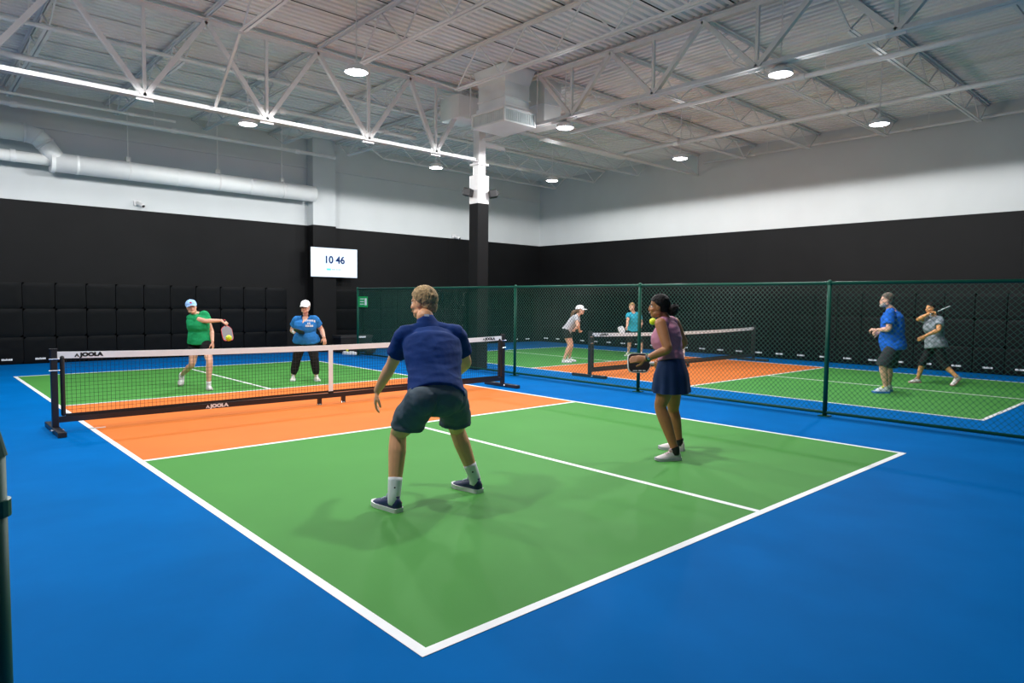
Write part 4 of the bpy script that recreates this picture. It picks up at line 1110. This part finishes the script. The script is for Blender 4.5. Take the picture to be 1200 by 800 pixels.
# ------------------------------------------------------------------ paddles and balls
def paddle(grip, axis, normal, label, face_m, edge_m, handle_m, L=.40, w=.20, lw=.26, logo=None):
    """grip: middle of the handle; axis: handle to tip; normal: the way one face looks"""
    a = axis.normalized(); n = (normal-a*normal.dot(a)).normalized(); sd = a.cross(n)
    r = empty('paddle', grip, label, 'paddle')
    hl = L-lw; b = grip-a*hl*.5
    MB().tube([b, b+a*hl*1.05], [(.0165, .0135)]*2, side=sd, n=12, cap='round').build('handle', handle_m, r, True)
    MB().tube([b-a*.006, b+a*.006], [(.019, .016)]*2, side=sd, n=12, cap='flat').build('butt_cap', edge_m, r)
    c0 = b+a*(hl+lw/2); out = []
    N = 40
    for j in range(N):
        t = 2*math.pi*j/N; cx, sy = math.cos(t), math.sin(t); e = .45
        x = math.copysign(abs(cx)**e, cx)*lw/2; y = math.copysign(abs(sy)**e, sy)*w/2
        if x < -lw*.25: y *= 1-.55*((-x-lw*.25)/(lw*.25))**1.6
        out.append((x, y))
    def plate(k, h):
        mb = MB()
        for z in (-h, h):
            for (x, y) in out: mb.v.append(c0+a*(x*k)+sd*(y*k)+n*z)
        mb.f.append(tuple(range(N))); mb.f.append(tuple(range(N, 2*N)))
        for j in range(N): mb.f.append((j, (j+1) % N, N+(j+1) % N, N+j))
        return mb
    plate(.945, .0072).build('face', face_m, r); plate(1.0, .0062).build('edge_guard', edge_m, r)
    if logo:
        mb = MB()
        for q in (-1, 1):
            for (x0, x1, y0, y1) in logo:
                p = [c0+a*(x*lw)+sd*(y*w)+n*(q*.0078) for x, y in ((x0, y0), (x1, y0), (x1, y1), (x0, y1))]; mb.quad(*p)
        mb.build('print', 'label_white', r)
    return r
fb = mat('paddle_black', (.022, .022, .025), .55, var=.15, scale=30); fg = mat('paddle_grey', (.22, .22, .24), .5); fw_ = mat('paddle_white', (.75, .77, .82), .45, var=.15, scale=18)
er = mat('edge_red', (.62, .03, .04), .4); ew = mat('edge_white', (.8, .82, .82), .45)
# foreground woman: handle from right hand, face towards the camera, pointing left
g0 = wpad['wrR']+(RT*-.8-Z*.15-FW*.4).normalized()*.075
tip = J(733.5, 425, depth(g0)-.10)
ax = (tip-g0).normalized()
paddle(g0, ax, (-FW+Z*.12), 'black faced paddle with white edge held by the woman in mauve', fb, ew, 'label_white', L=.405, w=.205, lw=.265, logo=((-.25, -.12, -.42, -.36), (-.08, .06, -.42, -.36), (.1, .3, -.42, -.37)))
g1 = gwc['wrR']+RT*.06-Z*.04
paddle(g1, (J(266.5, 392, depth(g1)-.02)-g1), (-FW*.75+RT*.9), 'red edged paddle in the outstretched hand of the green shirt woman', fg, er, 'black', L=.36, w=.19, lw=.26)
g2 = bwc['wrR']+(RT*.8-Z*.3-FW*.3).normalized()*.08
paddle(g2, (RT*.25+Z*.22-FW*.9), (Z*.9+RT*.3), 'dark paddle held in front of the blue v-neck shirt', fb, 'black', 'black')
g3 = tmc['wrR']+(RT*-.5-Z*.6-FW*.4).normalized()*.08
paddle(g3, (J(728, 386.5, depth(g3)-.12)-g3), (-FW+Z*.1), 'white round faced paddle held low by the man in turquoise', fw_, ew, 'black', L=.36, w=.21, lw=.24, logo=((-.1, .05, -.2, .2),))
g4 = gyc['wrR']+(RT*.85+Z*.15-FW*.2).normalized()*.08
paddle(g4, (J(1116.5, 357.5, depth(g4)+.05)-g4), (J(1116.5, 357.5, depth(g4)+.05)-g4).cross(FW)+FW*.12, 'pale paddle raised edge-on behind the head of the dark haired woman', fw_, ew, 'black', L=.42)
def ball(p, label):
    r = empty('pickleball', p, label, 'ball')
    MB().ball(p, .037, 24, 16).build('shell', 'ball', r, True)
    hm = mat('ball_hole', (.25, .30, .01), .7)
    gr = (1+5**.5)/2
    for i in range(26):
        z = 1-2*(i+.5)/26; ph = 2*math.pi*i/gr; d = V((math.sqrt(1-z*z)*math.cos(ph), math.sqrt(1-z*z)*math.sin(ph), z))
        MB().ball(p+d*.0365, (d*.0012, d.orthogonal().normalized()*.0042, d.cross(d.orthogonal()).normalized()*.0042), 8, 4).build('hole', hm, r)
ball(J(268, 396, 8.3), 'yellow pickleball in flight just below the red edged paddle')
ball(J(765, 376.5, 7.35), 'yellow green pickleball in flight in front of the mauve tank top')
